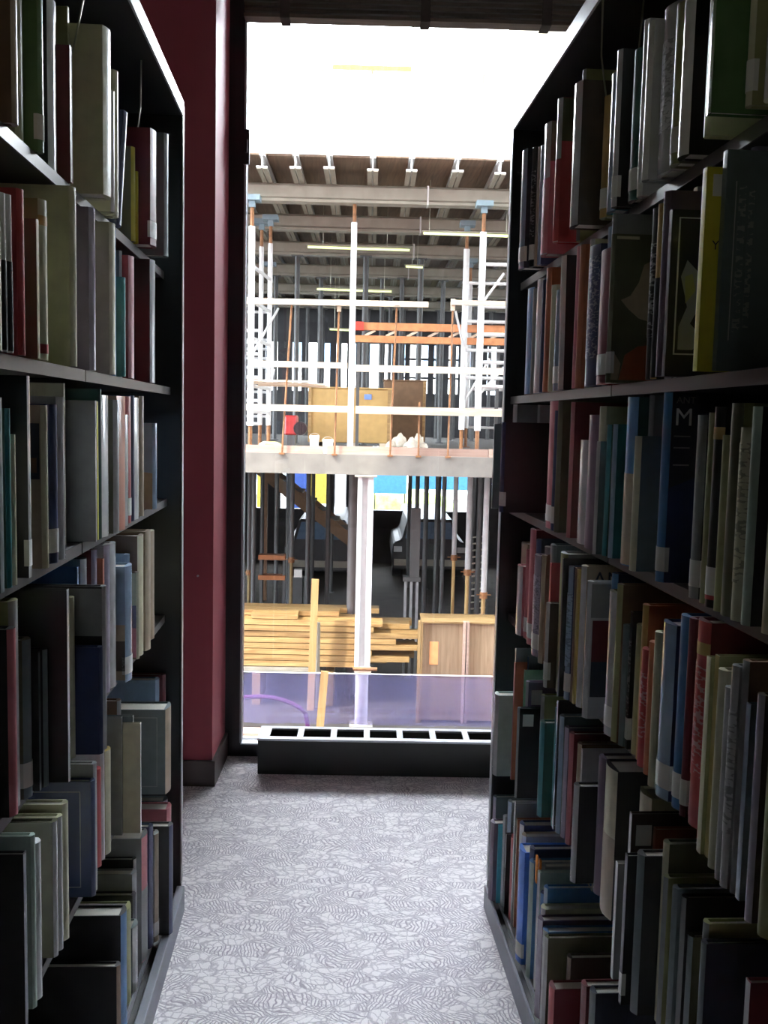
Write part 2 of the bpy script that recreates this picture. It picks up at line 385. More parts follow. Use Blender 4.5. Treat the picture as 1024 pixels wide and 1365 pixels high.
# ------------------------------------------------------------------ bookcases
SHELF_Z = {'L': [1.765, 1.463, 1.165, .845, .445, .075], 'R': [1.765, 1.46, 1.16, .86, .485, .07]}
JOINTS = [2.615, 1.69, .776, -.14]
def bookcase(side):
    s = -1 if side == 'L' else 1
    fx = .430 if side == 'L' else .444
    t = thing('bookcase', 'tall black steel library bookcase lining the %s of the aisle' % ('left' if s < 0 else 'right'), 'bookcase', (s*.72, 1.2, 0), 'library bookcases')
    def bx(name, a, b, y0, y1, z0, z1, mt, bevel=0):
        x0, x1 = sorted((s*a, s*b)); return MB().box(x0, x1, y0, y1, z0, z1).build(name, mt, t, bevel=bevel)
    bx('end_panel', fx, .99, 2.615, 2.64, 0, 2.2, M_CASE, .003)
    bx('panel_edge_glint', fx-.0025, fx, 2.6155, 2.6395, .08, 2.195, M_TRIM)  # pale strip paints window light along the black panel's aisle edge
    bx('end_panel', fx, .99, -.165, -.14, 0, 2.2, M_CASE, .003)
    bx('back_panel', .735, .745, -.14, 2.615, .08, 2.165, M_CASE)
    bx('canopy', fx+.0005, .985, -.14, 2.615, 2.166, 2.198, M_CASE)
    bx('canopy_trim', fx-.0045, fx+.0005, -.14, 2.6145, 2.163, 2.2, M_TRIM)
    bx('base', .44, .735, -.14, 2.615, .0, SHELF_Z[side][5]-.0225, M_CASE)
    bx('kick_plate', fx-.012, .44, -.14, 2.615, .0, SHELF_Z[side][5]-.001, M_BASE, .002)
    for k in range(3):
        y1, y0 = JOINTS[k]-.003, JOINTS[k+1]+.003
        if k == 0: y1 = 2.614
        for zi, z in enumerate(SHELF_Z[side]):
            lf = (.476, .459, .467, .474, .515, .459)[zi]
            sh = bx('shelf', lf+.003, .734, y0, y1, z-.016, z-.0005, M_SHELF, .0015)
            x0, x1 = sorted((s*lf, s*(lf+.0035)))
            MB().box(x0, x1, y0, y1, z-.020, z-.0005).build('shelf_lip', M_LIP if zi < 2 else (M_SHELF if zi < 5 else M_BASE), sh)
    for k in range(1, 3):
        bx('upright', .70, .735, JOINTS[k]-.02, JOINTS[k]+.02, .08, 2.165, M_CASE)
        for z in SHELF_Z[side][:5]: bx('bracket', .52, .70, JOINTS[k]-.0025, JOINTS[k]+.0025, z-.018, z-.001, M_CASE)
bookcase('L'); bookcase('R')

# ------------------------------------------------------------------ books: x of spine, y of near cover, thickness, height, spine colour, cover colour, extras
BOOK_ROWS = [
  ('L',1,1.765,[
   (-0.427,2.355,0.033,0.283,'slate','slate',''),(-0.433,2.208,0.058,0.251,'maroon','maroon','lab'),(-0.465,2.195,0.011,0.154,'yellow','yellow',''),
   (-0.468,2.169,0.025,0.2,'yellow','olive',''),(-0.466,2.012,0.022,0.251,'navy','navy','lean'),(-0.45,1.908,0.027,0.27,'cream','cream',''),
   (-0.448,1.868,0.02,0.219,'white','cream',''),(-0.428,1.726,0.048,0.28,'cream','cream','wide'),(-0.485,1.696,0.01,0.295,'olive','olive',''),
   (-0.468,1.642,0.014,0.214,'maroon','maroon',''),(-0.485,1.597,0.045,0.27,'silver','black',''),(-0.463,1.46,0.019,0.234,'green','green','lab'),
   (-0.483,1.425,0.028,0.208,'olive','olive',''),(-0.459,1.328,0.019,0.177,'tan','brown',''),]),
  ('L',2,1.463,[
   (-0.445,2.268,0.05,0.28,'ink','black',''),(-0.445,2.023,0.04,0.248,'rose','red',''),(-0.463,2.007,0.015,0.254,'silver','slate',''),
   (-0.445,1.948,0.022,0.194,'teal','teal',''),(-0.459,1.926,0.021,0.28,'blue','navy',''),(-0.445,1.847,0.033,0.279,'cream','cream','wide'),
   (-0.445,1.691,0.03,0.273,'lilac','plum',''),(-0.445,1.564,0.028,0.278,'cream','cream','wide'),(-0.445,1.398,0.031,0.222,'cream','olive','band'),
   (-0.445,1.367,0.011,0.188,'olive','dolive',''),(-0.445,1.298,0.022,0.213,'red','red',''),(-0.445,1.25,0.018,0.195,'white','black','half'),
   (-0.445,1.227,0.017,0.192,'white','black','half'),(-0.445,1.205,0.014,0.194,'cream','cream',''),]),
  ('L',3,1.165,[
   (-0.445,2.302,0.036,0.204,'sky','skyart',''),(-0.445,2.136,0.031,0.264,'tan','brown',''),(-0.445,2.06,0.059,0.259,'white','cream',''),
   (-0.445,2.033,0.024,0.263,'navy','navy',''),(-0.445,1.988,0.039,0.26,'red','red','lab'),(-0.442,1.941,0.045,0.223,'silver','silver',''),
   (-0.434,1.854,0.07,0.258,'rust','brown',''),(-0.433,1.818,0.033,0.25,'silver','dolive',''),(-0.443,1.755,0.062,0.257,'white','lilac',''),
   (-0.445,1.736,0.017,0.267,'dgreen','dgreen',''),(-0.447,1.724,0.009,0.245,'yellow','yellow',''),(-0.445,1.701,0.011,0.246,'silver','grey','wide'),
   (-0.485,1.65,0.009,0.273,'cream','cream',''),(-0.445,1.479,0.034,0.248,'silver','white',''),(-0.445,1.442,0.028,0.236,'navy','navy','lab'),
   (-0.445,1.395,0.023,0.234,'cream','tanart',''),(-0.445,1.315,0.013,0.272,'silver','black','lab'),(-0.445,1.254,0.015,0.195,'cream','cream',''),
   (-0.445,1.234,0.015,0.228,'teal','dgreen',''),(-0.445,1.2,0.014,0.241,'slate','slate',''),]),
  ('L',4,0.845,[
   (-0.455,2.313,0.052,0.265,'tan','cream',''),(-0.445,2.207,0.049,0.278,'tan','tan',''),(-0.452,2.151,0.055,0.274,'cream','brown',''),
   (-0.453,2.131,0.019,0.196,'cream','stripeart',''),(-0.469,2.1,0.029,0.239,'sky','sky',''),(-0.437,1.941,0.058,0.238,'sky','blueart','lab'),
   (-0.458,1.897,0.043,0.29,'white','white',''),(-0.461,1.86,0.036,0.292,'lilac','white',''),(-0.466,1.846,0.013,0.267,'rust','rust',''),
   (-0.474,1.816,0.027,0.288,'lilac','maroon',''),(-0.485,1.779,0.034,0.276,'silver','slate',''),(-0.485,1.73,0.011,0.269,'sky','blue',''),
   (-0.395,1.541,0.018,0.269,'silver','greyart',''),(-0.396,1.52,0.016,0.175,'navy','navy',''),(-0.435,1.499,0.019,0.258,'cream','olive',''),
   (-0.418,1.402,0.013,0.288,'silver','black',''),(-0.444,1.382,0.017,0.204,'slate','black',''),(-0.45,1.369,0.009,0.203,'slate','black',''),
   (-0.456,1.337,0.028,0.228,'slate','dolive','lab'),(-0.463,1.303,0.032,0.289,'silver','olive',''),(-0.457,1.276,0.026,0.257,'rose','black',''),]),
  ('L',5,0.445,[
   (-0.466,2.573,0.025,0.244,'maroon','maroon',''),(-0.478,2.535,0.036,0.24,'sky','sky',''),(-0.422,2.35,0.07,0.217,'tan','slate','frame'),  # slate book's tan spine colours in the orange light on its edge
   (-0.499,2.151,0.024,0.298,'grey','brown',''),(-0.467,2.139,0.011,0.267,'grey','slate',''),(-0.448,2.126,0.012,0.254,'white','cream',''),
   (-0.487,2.114,0.012,0.271,'silver','grey','wide'),(-0.495,2.015,0.037,0.229,'cream','gold',''),(-0.5,1.988,0.026,0.242,'white','white',''),
   (-0.5,1.954,0.027,0.211,'red','red',''),(-0.485,1.856,0.019,0.26,'silver','grey',''),(-0.483,1.833,0.022,0.234,'navy','navy','frame'),
   (-0.494,1.673,0.025,0.254,'cream','cream',''),(-0.495,1.641,0.019,0.244,'silver','cream',''),(-0.498,1.62,0.02,0.244,'silver','dolive',''),
   (-0.491,1.494,0.028,0.262,'silver','white',''),(-0.492,1.474,0.016,0.285,'mint','mint',''),(-0.487,1.409,0.014,0.286,'ink','black',''),]),
  ('L',6,0.075,[
   (-0.46,2.559,0.039,0.267,'grey','slate',''),(-0.443,2.505,0.052,0.266,'rose','rose',''),(-0.413,2.352,0.031,0.286,'navy','black',''),
   (-0.443,2.316,0.035,0.28,'tan','grey','lab'),(-0.451,2.289,0.026,0.312,'navy','navy',''),(-0.458,2.226,0.061,0.311,'rose','grey','half'),
   (-0.476,2.208,0.018,0.268,'white','black',''),(-0.47,2.175,0.031,0.248,'silver','grey',''),(-0.466,2.151,0.022,0.209,'ink','black',''),
   (-0.456,2.104,0.045,0.155,'silver','slate',''),(-0.462,2.052,0.05,0.222,'olive','olive',''),(-0.446,1.93,0.046,0.279,'blue','black',''),
   (-0.441,1.859,0.022,0.21,'brown','black',''),]),
  ('R',1,1.765,[
   (0.423,2.358,0.051,0.283,'sky','ink','lab'),(0.439,2.331,0.025,0.28,'black','black','lab text'),(0.448,2.318,0.012,0.276,'tan','tan',''),
   (0.451,2.295,0.022,0.275,'sky','navy',''),(0.432,2.153,0.054,0.286,'silver','rose','half'),(0.421,2.009,0.027,0.289,'silver','red','half'),
   (0.464,1.989,0.018,0.34,'grey','olive',''),(0.415,1.832,0.052,0.264,'silver','dbrown','gloss'),(0.448,1.758,0.03,0.215,'ochre','olive','lab'),
   (0.446,1.701,0.042,0.237,'sky','teal',''),(0.442,1.672,0.022,0.262,'silver','black','lab'),(0.457,1.613,0.041,0.245,'dgreen','black','lab'),
   (0.46,1.59,0.021,0.28,'white','silver','gloss'),(0.433,1.485,0.022,0.235,'white','silver','gloss'),
   (0.446,1.429,0.055,0.24,'silver','silver','gloss text'),(0.444,1.388,0.031,0.224,'olive','dolive','lab'),
   (0.44,1.341,0.038,0.211,'white','black','gloss'),(0.437,1.253,0.018,0.185,'cream','cream',''),(0.406,1.166,0.014,0.167,'green','green','gloss'),
   (0.438,1.133,0.015,0.15,'cream','olive','lab'),(0.448,1.101,0.025,0.136,'white','cream',''),]),
  ('R',2,1.460,[
   (0.445,2.325,0.07,0.256,'blue','ink',''),(0.446,2.298,0.025,0.249,'grey','ink',''),(0.445,2.226,0.065,0.263,'white','sky',''),
   (0.445,2.193,0.031,0.255,'navy','navy',''),(0.445,2.152,0.037,0.276,'rust','rust',''),(0.449,2.121,0.029,0.234,'cream','cream',''),
   (0.445,2.046,0.048,0.214,'sky','grey','lab'),(0.445,2.01,0.033,0.28,'white','black','lean'),(0.445,1.902,0.023,0.279,'rose','red',''),
   (0.444,1.871,0.028,0.277,'rust','rust',''),(0.456,1.848,0.022,0.283,'silver','cream',''),(0.439,1.752,0.07,0.257,'navy','navy','dots'),
   (0.455,1.726,0.024,0.283,'sky','sky',''),(0.431,1.645,0.07,0.232,'maroon','maroon','lab'),(0.431,1.625,0.018,0.283,'grey','grey',''),
   (0.425,1.606,0.017,0.246,'dolive','mapart','lab'),(0.445,1.456,0.026,0.258,'black','black','text'),(0.444,1.433,0.02,0.259,'ochre','black','half'),
   (0.457,1.408,0.023,0.265,'silver','grey',''),(0.465,1.394,0.012,0.265,'mint','slate',''),(0.476,1.378,0.014,0.271,'white','grey',''),
   (0.424,1.352,0.023,0.258,'plum','plum',''),(0.427,1.338,0.012,0.229,'ink','pictart',''),(0.485,1.216,0.018,0.283,'lilac','lilac',''),
   (0.419,1.2,0.014,0.251,'yellow','yellow','yart'),(0.438,1.186,0.013,0.269,'slate','slate','slart'),]),
  ('R',3,1.160,[
   (0.46,2.557,0.041,0.278,'silver','grey',''),(0.52,2.54,0.016,0.278,'white','white',''),(0.401,2.527,0.011,0.225,'silver','slate',''),
   (0.405,2.423,0.034,0.23,'navy','black','lab'),(0.445,2.047,0.07,0.278,'rose','rose','lab'),(0.442,2.016,0.029,0.257,'navy','part','lab'),
   (0.441,1.987,0.026,0.278,'dolive','dolive',''),(0.445,1.899,0.02,0.273,'rose','maroon',''),(0.445,1.783,0.07,0.199,'white','cream',''),
   (0.44,1.709,0.07,0.247,'plum','plum',''),(0.441,1.678,0.028,0.262,'cream','cream',''),(0.431,1.661,0.015,0.2,'silver','slate',''),
   (0.443,1.641,0.018,0.23,'teal','dgreen',''),(0.445,1.613,0.019,0.231,'sky','teal','frame'),(0.445,1.516,0.054,0.275,'blue','dgreen','half2'),
   (0.466,1.497,0.018,0.278,'grey','grey',''),(0.438,1.47,0.024,0.213,'cream','slate',''),(0.445,1.368,0.027,0.278,'blue','mart','lab'),
   (0.445,1.236,0.026,0.245,'grey','black','lab'),(0.445,1.202,0.021,0.248,'olive','olive',''),(0.442,1.173,0.027,0.255,'black','black','lab band'),
   (0.442,1.149,0.021,0.22,'olive','olive',''),(0.44,1.117,0.03,0.259,'dolive','olive',''),(0.44,1.091,0.025,0.23,'cream','olive','dots'),
   (0.441,1.067,0.021,0.254,'mint','black',''),(0.445,1.02,0.025,0.206,'cream','brown',''),]),
  ('R',4,0.860,[
   (0.485,2.483,0.067,0.21,'tan','tan',''),(0.442,2.327,0.055,0.174,'white','rose',''),(0.453,2.302,0.023,0.22,'rose','red','lab'),
   (0.448,2.224,0.049,0.278,'rose','maroon','lab'),(0.453,2.19,0.031,0.259,'navy','ink',''),(0.436,2.115,0.051,0.231,'lilac','plum','lab text'),
   (0.447,2.08,0.032,0.256,'lilac','grey',''),(0.434,2.054,0.025,0.241,'tan','brown',''),(0.445,2.009,0.044,0.269,'slate','slate',''),
   (0.438,1.997,0.012,0.233,'red','red',''),(0.401,1.863,0.019,0.172,'silver','dbrown','lab'),(0.419,1.815,0.047,0.278,'olive','grey',''),
   (0.414,1.803,0.009,0.271,'ink','black',''),(0.422,1.778,0.023,0.259,'sky','navy','lab text'),(0.43,1.766,0.012,0.259,'brown','brown',''),
   (0.431,1.753,0.012,0.257,'gold','gold',''),(0.433,1.728,0.025,0.268,'white','anart',''),(0.427,1.664,0.023,0.25,'silver','wbart',''),
   (0.463,1.636,0.026,0.269,'blue','navy',''),(0.441,1.558,0.049,0.248,'silver','dolive','lab'),(0.441,1.535,0.022,0.267,'olive','brown',''),
   (0.447,1.515,0.019,0.203,'slate','slate',''),(0.454,1.503,0.012,0.228,'black','black','lab text'),(0.456,1.47,0.029,0.212,'olive','olive',''),
   (0.455,1.447,0.021,0.25,'ochre','rust',''),(0.448,1.414,0.031,0.186,'red','red','text'),(0.446,1.382,0.026,0.205,'rust','rust',''),
   (0.437,1.338,0.02,0.231,'cream','cream',''),(0.437,1.285,0.05,0.253,'sky','navy','lab'),(0.444,1.251,0.033,0.272,'blue','blue','lab'),
   (0.444,1.231,0.017,0.274,'maroon','maroon','lab'),(0.446,1.19,0.04,0.277,'red','maroon','band text'),(0.425,1.121,0.013,0.249,'cream','olive',''),
   (0.43,1.109,0.012,0.254,'gold','olive',''),(0.422,1.078,0.019,0.244,'cream','cream',''),(0.418,1.05,0.016,0.231,'silver','grey',''),
   (0.417,1.032,0.017,0.261,'silver','grey','text'),(0.422,1.017,0.015,0.271,'grey','brown',''),(0.423,1.004,0.011,0.226,'sky','slate',''),
   (0.412,0.956,0.015,0.25,'lilac','dbrown',''),(0.413,0.92,0.027,0.278,'olive','dolive',''),]),
  ('R',5,0.485,[
   (0.4,2.365,0.04,0.212,'silver','mint',''),(0.444,2.352,0.012,0.336,'grey','slate',''),(0.44,2.34,0.011,0.303,'rose','rust',''),
   (0.471,2.327,0.012,0.322,'blue','slate',''),(0.46,2.315,0.011,0.29,'lightgreen','lightgreen',''),(0.449,2.237,0.017,0.283,'silver','plum','clab'),
   (0.427,2.221,0.015,0.223,'grey','black','clab'),(0.478,2.196,0.023,0.26,'grey','olive',''),(0.458,2.107,0.029,0.223,'teal','dgreen',''),
   (0.477,2.055,0.019,0.273,'teal','teal',''),(0.477,2.043,0.012,0.293,'sky','black',''),(0.479,2.017,0.025,0.266,'sky','slate',''),
   (0.485,1.995,0.022,0.248,'lilac','plum',''),(0.487,1.961,0.024,0.246,'rose','maroon',''),(0.495,1.924,0.022,0.236,'tan','brown',''),
   (0.499,1.912,0.012,0.229,'white','silver',''),(0.454,1.791,0.027,0.198,'silver','black',''),(0.488,1.739,0.034,0.272,'plum','plum',''),
   (0.482,1.647,0.07,0.281,'cream','black','half2'),(0.494,1.503,0.057,0.29,'cream','cream',''),(0.464,1.49,0.012,0.27,'silver','dbrown','clab'),
   (0.501,1.478,0.012,0.249,'rust','rust',''),(0.436,1.465,0.012,0.197,'silver','grey',''),(0.428,1.396,0.012,0.243,'ink','black','lab'),
   (0.439,1.369,0.025,0.255,'slate','black',''),(0.469,1.347,0.02,0.284,'cream','dolive',''),(0.465,1.331,0.015,0.239,'grey','olive',''),
   (0.472,1.311,0.017,0.232,'slate','slate',''),(0.479,1.294,0.015,0.227,'grey','black',''),(0.484,1.276,0.016,0.178,'slate','dolive',''),
   (0.485,1.228,0.017,0.224,'grey','olive',''),(0.476,1.211,0.015,0.205,'slate','ink',''),(0.485,1.091,0.013,0.223,'grey','maroon',''),]),
  ('R',6,0.070,[
   (0.444,2.575,0.022,0.273,'lilac','slate',''),(0.429,2.518,0.033,0.222,'plum','plum',''),(0.446,2.505,0.011,0.221,'cyan','cyan',''),
   (0.456,2.489,0.016,0.254,'silver','grey',''),(0.463,2.46,0.028,0.305,'sky','slate',''),(0.456,2.447,0.012,0.223,'white','black','half'),
   (0.465,2.406,0.041,0.226,'red','red',''),(0.465,2.391,0.013,0.332,'silver','grey',''),(0.469,2.379,0.012,0.293,'cream','rust',''),
   (0.469,2.329,0.035,0.298,'white','navy',''),(0.468,2.297,0.031,0.283,'silver','tan',''),(0.457,2.285,0.012,0.245,'maroon','maroon',''),
   (0.446,2.205,0.054,0.285,'brightblue','brightblue','lab'),(0.461,2.176,0.027,0.306,'navy','navy',''),(0.455,2.145,0.03,0.286,'mint','blue',''),
   (0.475,2.117,0.026,0.291,'silver','grey',''),(0.462,2.099,0.016,0.286,'white','mint',''),(0.466,2.076,0.023,0.245,'blue','navy',''),
   (0.467,2.051,0.022,0.272,'sky','blue',''),(0.455,2.022,0.028,0.238,'white','cream',''),(0.442,1.992,0.028,0.228,'lilac','plum',''),
   (0.447,1.961,0.029,0.219,'white','blue',''),(0.445,1.94,0.019,0.217,'silver','dolive',''),(0.485,1.901,0.021,0.194,'brown','dbrown',''),
   (0.441,1.864,0.035,0.148,'red','maroon',''),(0.485,1.787,0.026,0.202,'maroon','maroon',''),(0.485,1.726,0.029,0.225,'slate','ink',''),]),
]

ORD = ['first','second','third','fourth','fifth','sixth','seventh','eighth','ninth','tenth','eleventh','twelfth','thirteenth','fourteenth','fifteenth','sixteenth',
       'seventeenth','eighteenth','nineteenth','twentieth']
TENS = {20:'twenty', 30:'thirty', 40:'forty'}
def ordinal(n):
    if n <= 20: return ORD[n-1]
    if n in (30, 40): return {30:'thirtieth', 40:'fortieth'}[n]
    return TENS[n//10*10] + '-' + ORD[n % 10 - 1]
SHELFW = ['top shelf', 'second shelf', 'third shelf', 'fourth shelf', 'fifth shelf', 'bottom shelf']
ART_BASE = dict(skyart='sky', tanart='tan', stripeart='brown', blueart='sky', greyart='black', mapart='dolive', pictart='black', part='navy', mart='navy', anart='tan', wbart='silver')
LETTER = {}
def letters_for(c, dark=False):
    key = (c, dark)
    if key not in LETTER:
        LETTER[key] = lettering_mat('spine_lettering_' + c + ('_dark' if dark else ''), BOOK_COL[c], tuple(.55*c for c in BOOK_COL[c]) if dark else tuple(.6*c+.22 for c in BOOK_COL[c]))
    return LETTER[key]
def text_mesh(txt, size):
    cu = bpy.data.curves.new('txt', 'FONT'); cu.body = txt; cu.size = size; cu.extrude = 0.0002; cu.resolution_u = 3
    o = bpy.data.objects.new('txt', cu); COL.objects.link(o)
    dg = bpy.context.evaluated_depsgraph_get(); dg.update()
    me = bpy.data.meshes.new_from_object(o.evaluated_get(dg))
    bpy.data.objects.remove(o); bpy.data.curves.remove(cu)
    return me

def make_book(side, row, zs, idx, rec):
    X, Y, T, H, sp, cv, ex = rec
    s = -1 if side == 'L' else 1
    ex = ex.split()
    gloss = 'gloss' in ex
    art = cv if cv in ART_BASE else None
    cbase = ART_BASE.get(cv, cv)
    hard = T > .014
    tb = .0028 if hard else .0007
    rr = min(.0075, T*.28) if hard else .0008
    dep = min(max(.62*H + .035 + random.uniform(-.01, .02), .14), .728 - abs(X))
    if 'wide' in ex or art: dep = min(.27, .728 - abs(X))
    size = 'tall' if H > .255 else ('short' if H < .195 else 'medium-height')
    thick = 'thick' if T > .04 else ('slim' if T < .018 else '')
    word = COL_WORD.get(cbase, cbase); sw = COL_WORD.get(sp, sp)
    cw = word if sp == cbase else word + ' book with ' + sw + ' spine'
    if sp == cbase: cw += ' book'
    lab = ' '.join(('%s %s %s, %s from window end, %s, %s bookcase' % (size, thick, cw, ordinal(idx+1), SHELFW[row-1], 'left' if s < 0 else 'right')).split())
    for w_ in ('medium-height ', 'thick ', 'slim '):
        if len(lab.split()) > 15: lab = lab.replace(w_, '', 1)
    if len(lab.split()) > 16: lab = lab.replace(' from window end', ' from window')
    t = thing('book', lab, 'book', (X, Y, zs), "books on the %s bookcase's %s" % ('left' if s < 0 else 'right', SHELFW[row-1]))
    P = lambda d, y, z: (X + s*d, Y + y, zs + z)
    # case: spine curve and two boards in one U-shaped shell
    n = 6 if hard else 2
    outer = [(dep, 0)] + [(rr*(1 - math.sin(math.pi*k/n)) if hard else (0 if 0 < k < n else rr), T*k/n) for k in range(n+1)] + [(dep, T)]
    inner = [(dep, tb)] + [(rr + tb + .001, tb + (T-2*tb)*k/n) for k in range(n+1)] + [(dep, T-tb)]
    mb = MB(); m_ = len(outer)
    vs = [P(d, y, 0) for d, y in outer] + [P(d, y, 0) for d, y in inner] + [P(d, y, H) for d, y in outer] + [P(d, y, H) for d, y in inner]
    for k in range(m_-1):
        spine = 0 < k < m_-2
        mb.add([], [])
    fs = []; mi = []
    for k in range(m_-1):
        is_sp = 0 < k < m_-2
        fs.append((k, k+1, 2*m_+k+1, 2*m_+k)); mi.append(0 if is_sp else 1)
        fs.append((m_+k, 3*m_+k, 3*m_+k+1, m_+k+1)); mi.append(1)
        fs.append((2*m_+k, 2*m_+k+1, 3*m_+k+1, 3*m_+k)); mi.append(1)
        fs.append((k, m_+k, m_+k+1, k+1)); mi.append(1)
    fs.append((0, 2*m_, 3*m_, m_)); mi.append(1); fs.append((m_-1, 2*m_-1, 4*m_-1, 3*m_-1)); mi.append(1)
    mb.v = [Vector(v) for v in vs]; mb.f = fs; mb.mi = mi
    mb.build('cover', [bookmat(sp, gloss or sp in ('white', 'silver', 'lilac', 'sky')), bookmat(cbase, gloss)], t, smooth=True)
    x0, x1 = sorted((X + s*(rr+tb+.0012), X + s*(dep-.005)))
    MB().box(x0, x1, Y+tb+.0002, Y+T-tb-.0002, zs+.003, zs+H-.004).build('page_block', M_PAGE, t)
    def spine_patch(name, z0, z1, mat, off=.0005, wrap=0.0):
        pts = [(d - off, y) for d, y in outer[1:-1]]
        if hard: pts[0] = (outer[1][0], -off)
        else: pts[0] = (outer[1][0]-off, -off)
        if wrap: pts = [(outer[1][0] + wrap, -off)] + pts
        q = MB(); k = len(pts)
        q.add([P(d, y, z0) for d, y in pts] + [P(d, y, z1) for d, y in pts], [(i, i+1, k+i+1, k+i) for i in range(k-1)])
        return q.build(name, mat, t, smooth=True)
    def cover_patch(name, d0, d1, z0, z1, mat, off=.0006):
        a, b = sorted((X + s*d0, X + s*d1))
        return MB().box(a, b, Y-off, Y, zs+z0, zs+z1).build(name, mat, t)
    def cover_poly(name, pts, mat, off=.0008):
        q = MB(); k = len(pts)
        v0 = [P(rr+d*(dep-rr), -off, z*H) for d, z in pts]; v1 = [P(rr+d*(dep-rr), 0, z*H) for d, z in pts]
        q.add(v0 + v1, [tuple(range(k))] + [(i, (i+1) % k, k+(i+1) % k, k+i) for i in range(k)])
        return q.build(name, mat, t)
    def cover_text(txt, d, z, size, mat):
        me = text_mesh(txt, size); me.materials.clear(); me.materials.append(mat)
        o = bpy.data.objects.new('cover_lettering', me); COL.objects.link(o); o.parent = t
        # reads left to right as seen from the aisle
        xl = s*d if s > 0 else s*(d) - size*len(txt)*.6
        o.location = (xl, -.001, z); o.rotation_euler = (math.pi/2, 0, 0)
    if 'lab' in ex: spine_patch('spine_label', .016, .052, M_LABEL, .0009, wrap=.006)
    if 'half' in ex:
        spine_patch('jacket_band', .002, H*.58, bookmat(cbase, gloss), .0006)
        if side == 'R' and row == 1: cover_patch('jacket_top', rr, dep*.9, H*.70, H-.001, bookmat('dolive', True))
    if 'half2' in ex: spine_patch('jacket_band', .002, H*.55, bookmat('tan'), .0006)
    if 'band' in ex: spine_patch('jacket_band', H*.04, H*.10, bookmat('red'), .0006); spine_patch('jacket_band', H*.84, H*.90, bookmat('ochre'), .0006)
    if 'text' in ex: spine_patch('spine_title', H*.25, H*.80, letters_for(sp, sp in ('silver', 'white', 'lilac', 'sky', 'cream')), .0007)
    if 'dots' in ex: spine_patch('spine_title', H*.20, H*.92, letters_for(sp, sp == 'cream'), .0007)
    if 'clab' in ex: cover_patch('cover_label', rr+.008, rr+.034, H*.80, H*.93, M_LABEL)
    if 'frame' in ex:
        q = MB(); lo, hi = rr+.02, dep-.03
        for d0, d1, z0, z1 in ((lo,hi,.02,.0215),(lo,hi,H-.0215,H-.02),(lo,lo+.0015,.02,H-.02),(hi-.0015,hi,.02,H-.02)):
            a, b = sorted((X+s*d0, X+s*d1)); q.box(a, b, Y-.0005, Y, zs+z0, zs+z1)
        q.build('cover_border', bookmat('grey'), t)
    if art == 'skyart': cover_poly('cover_print', [(0,0),(1,0),(1,.38),(.5,.50),(0,.42)], bookmat('tan')); 
    if art == 'tanart':
        cover_patch('cover_print', .008, .024, H*.55, H*.89, bookmat('ink'))
        cover_patch('cover_print', .012, .020, H*.59, H*.68, bookmat('brown'), .0009)
    if art == 'stripeart':
        cover_patch('cover_print', rr, dep*.5, H*.62, H*.99, bookmat('cream')); cover_patch('cover_print', rr, dep*.5, H*.36, H*.62, bookmat('plum')); cover_patch('cover_print', rr, dep*.5, H*.02, H*.36, bookmat('rose'))
    if art == 'blueart':
        cover_patch('cover_print', rr, dep*.95, H*.02, H*.50, bookmat('tan')); cover_patch('cover_print', rr, dep*.95, H*.10, H*.36, bookmat('dbrown'), .0009)
    if art == 'greyart': cover_patch('cover_print', rr, dep*.9, H*.70, H*.985, bookmat('grey'))
    if art == 'mapart':
        cover_poly('cover_print', [(.05,.56),(.11,.59),(.16,.68),(.19,.80),(.30,.86),(.30,.40),(.17,.44),(.10,.50)], bookmat('tan'))
        cover_poly('cover_print', [(.055,.02),(.30,.02),(.30,.27),(.17,.25),(.09,.19)], bookmat('rust'))
        cover_poly('cover_print', [(.004,.02),(.05,.02),(.065,.13),(.012,.22)], bookmat('tan'))
        cover_patch('cover_label', rr+.002, .045, H*.965, H*.985, bookmat('cream'))
    if art == 'pictart':
        cover_patch('cover_print', .011, .175, H*.13, H*.955, bookmat('silver'))
        cover_patch('cover_print', .013, .173, H*.138, H*.947, bookmat('black'), .0010)
        cover_poly('cover_print', [(.06,.16),(.14,.16),(.19,.24),(.12,.32),(.20,.5),(.16,.62),(.09,.70),(.06,.60),(.10,.42),(.06,.3)], bookmat('grey'), .0013)
        cover_poly('cover_print', [(.09,.44),(.14,.52),(.12,.62),(.08,.60)], bookmat('olive'), .0016)
    if art == 'part':
        cover_patch('cover_print', rr, dep*.95, H*.02, H*.50, bookmat('dbrown'))
        cover_text('P', .009, H*.80, .042, bookmat('silver'))
    if art == 'mart':
        cover_patch('cover_print', rr, dep*.95, H*.66, H*.998, bookmat('ink'))
        cover_poly('cover_print', [(0,.50),(.3,.62),(.3,.67),(0,.67)], bookmat('ink'))
        cover_text('ANT', .013, H*.945, .014, bookmat('grey')); cover_text('M', .011, H*.83, .036, bookmat('white'))
        for z in (.77, .71, .62): cover_patch('title_rule', .012, .036, H*z, H*z+.002, bookmat('grey'), .0011)
    if art == 'anart': cover_text('AN', .018, H*.86, .04, bookmat('ink'))
    if art == 'wbart':
        cover_patch('cover_print', .009, dep*.8, H*.42, H*.72, bookmat('maroon')); cover_patch('cover_print', .009, dep*.8, H*.16, H*.42, bookmat('ink'))
        cover_patch('cover_print', .005, dep*.8, H*.74, H*.985, bookmat('grey'))
    if 'yart' in ex:
        cover_patch('cover_label', .009, .028, H*.86, H*.965, M_LABEL); cover_text('Y.', .011, H*.60, .016, bookmat('black'))
    if 'slart' in ex:
        cover_patch('title_rule', .0135, .0145, H*.14, H*.86, bookmat('silver'))
        cover_patch('cover_title', .018, .027, H*.18, H*.84, letters_for('slate')); cover_patch('cover_title', .031, .038, H*.20, H*.82, letters_for('slate'))
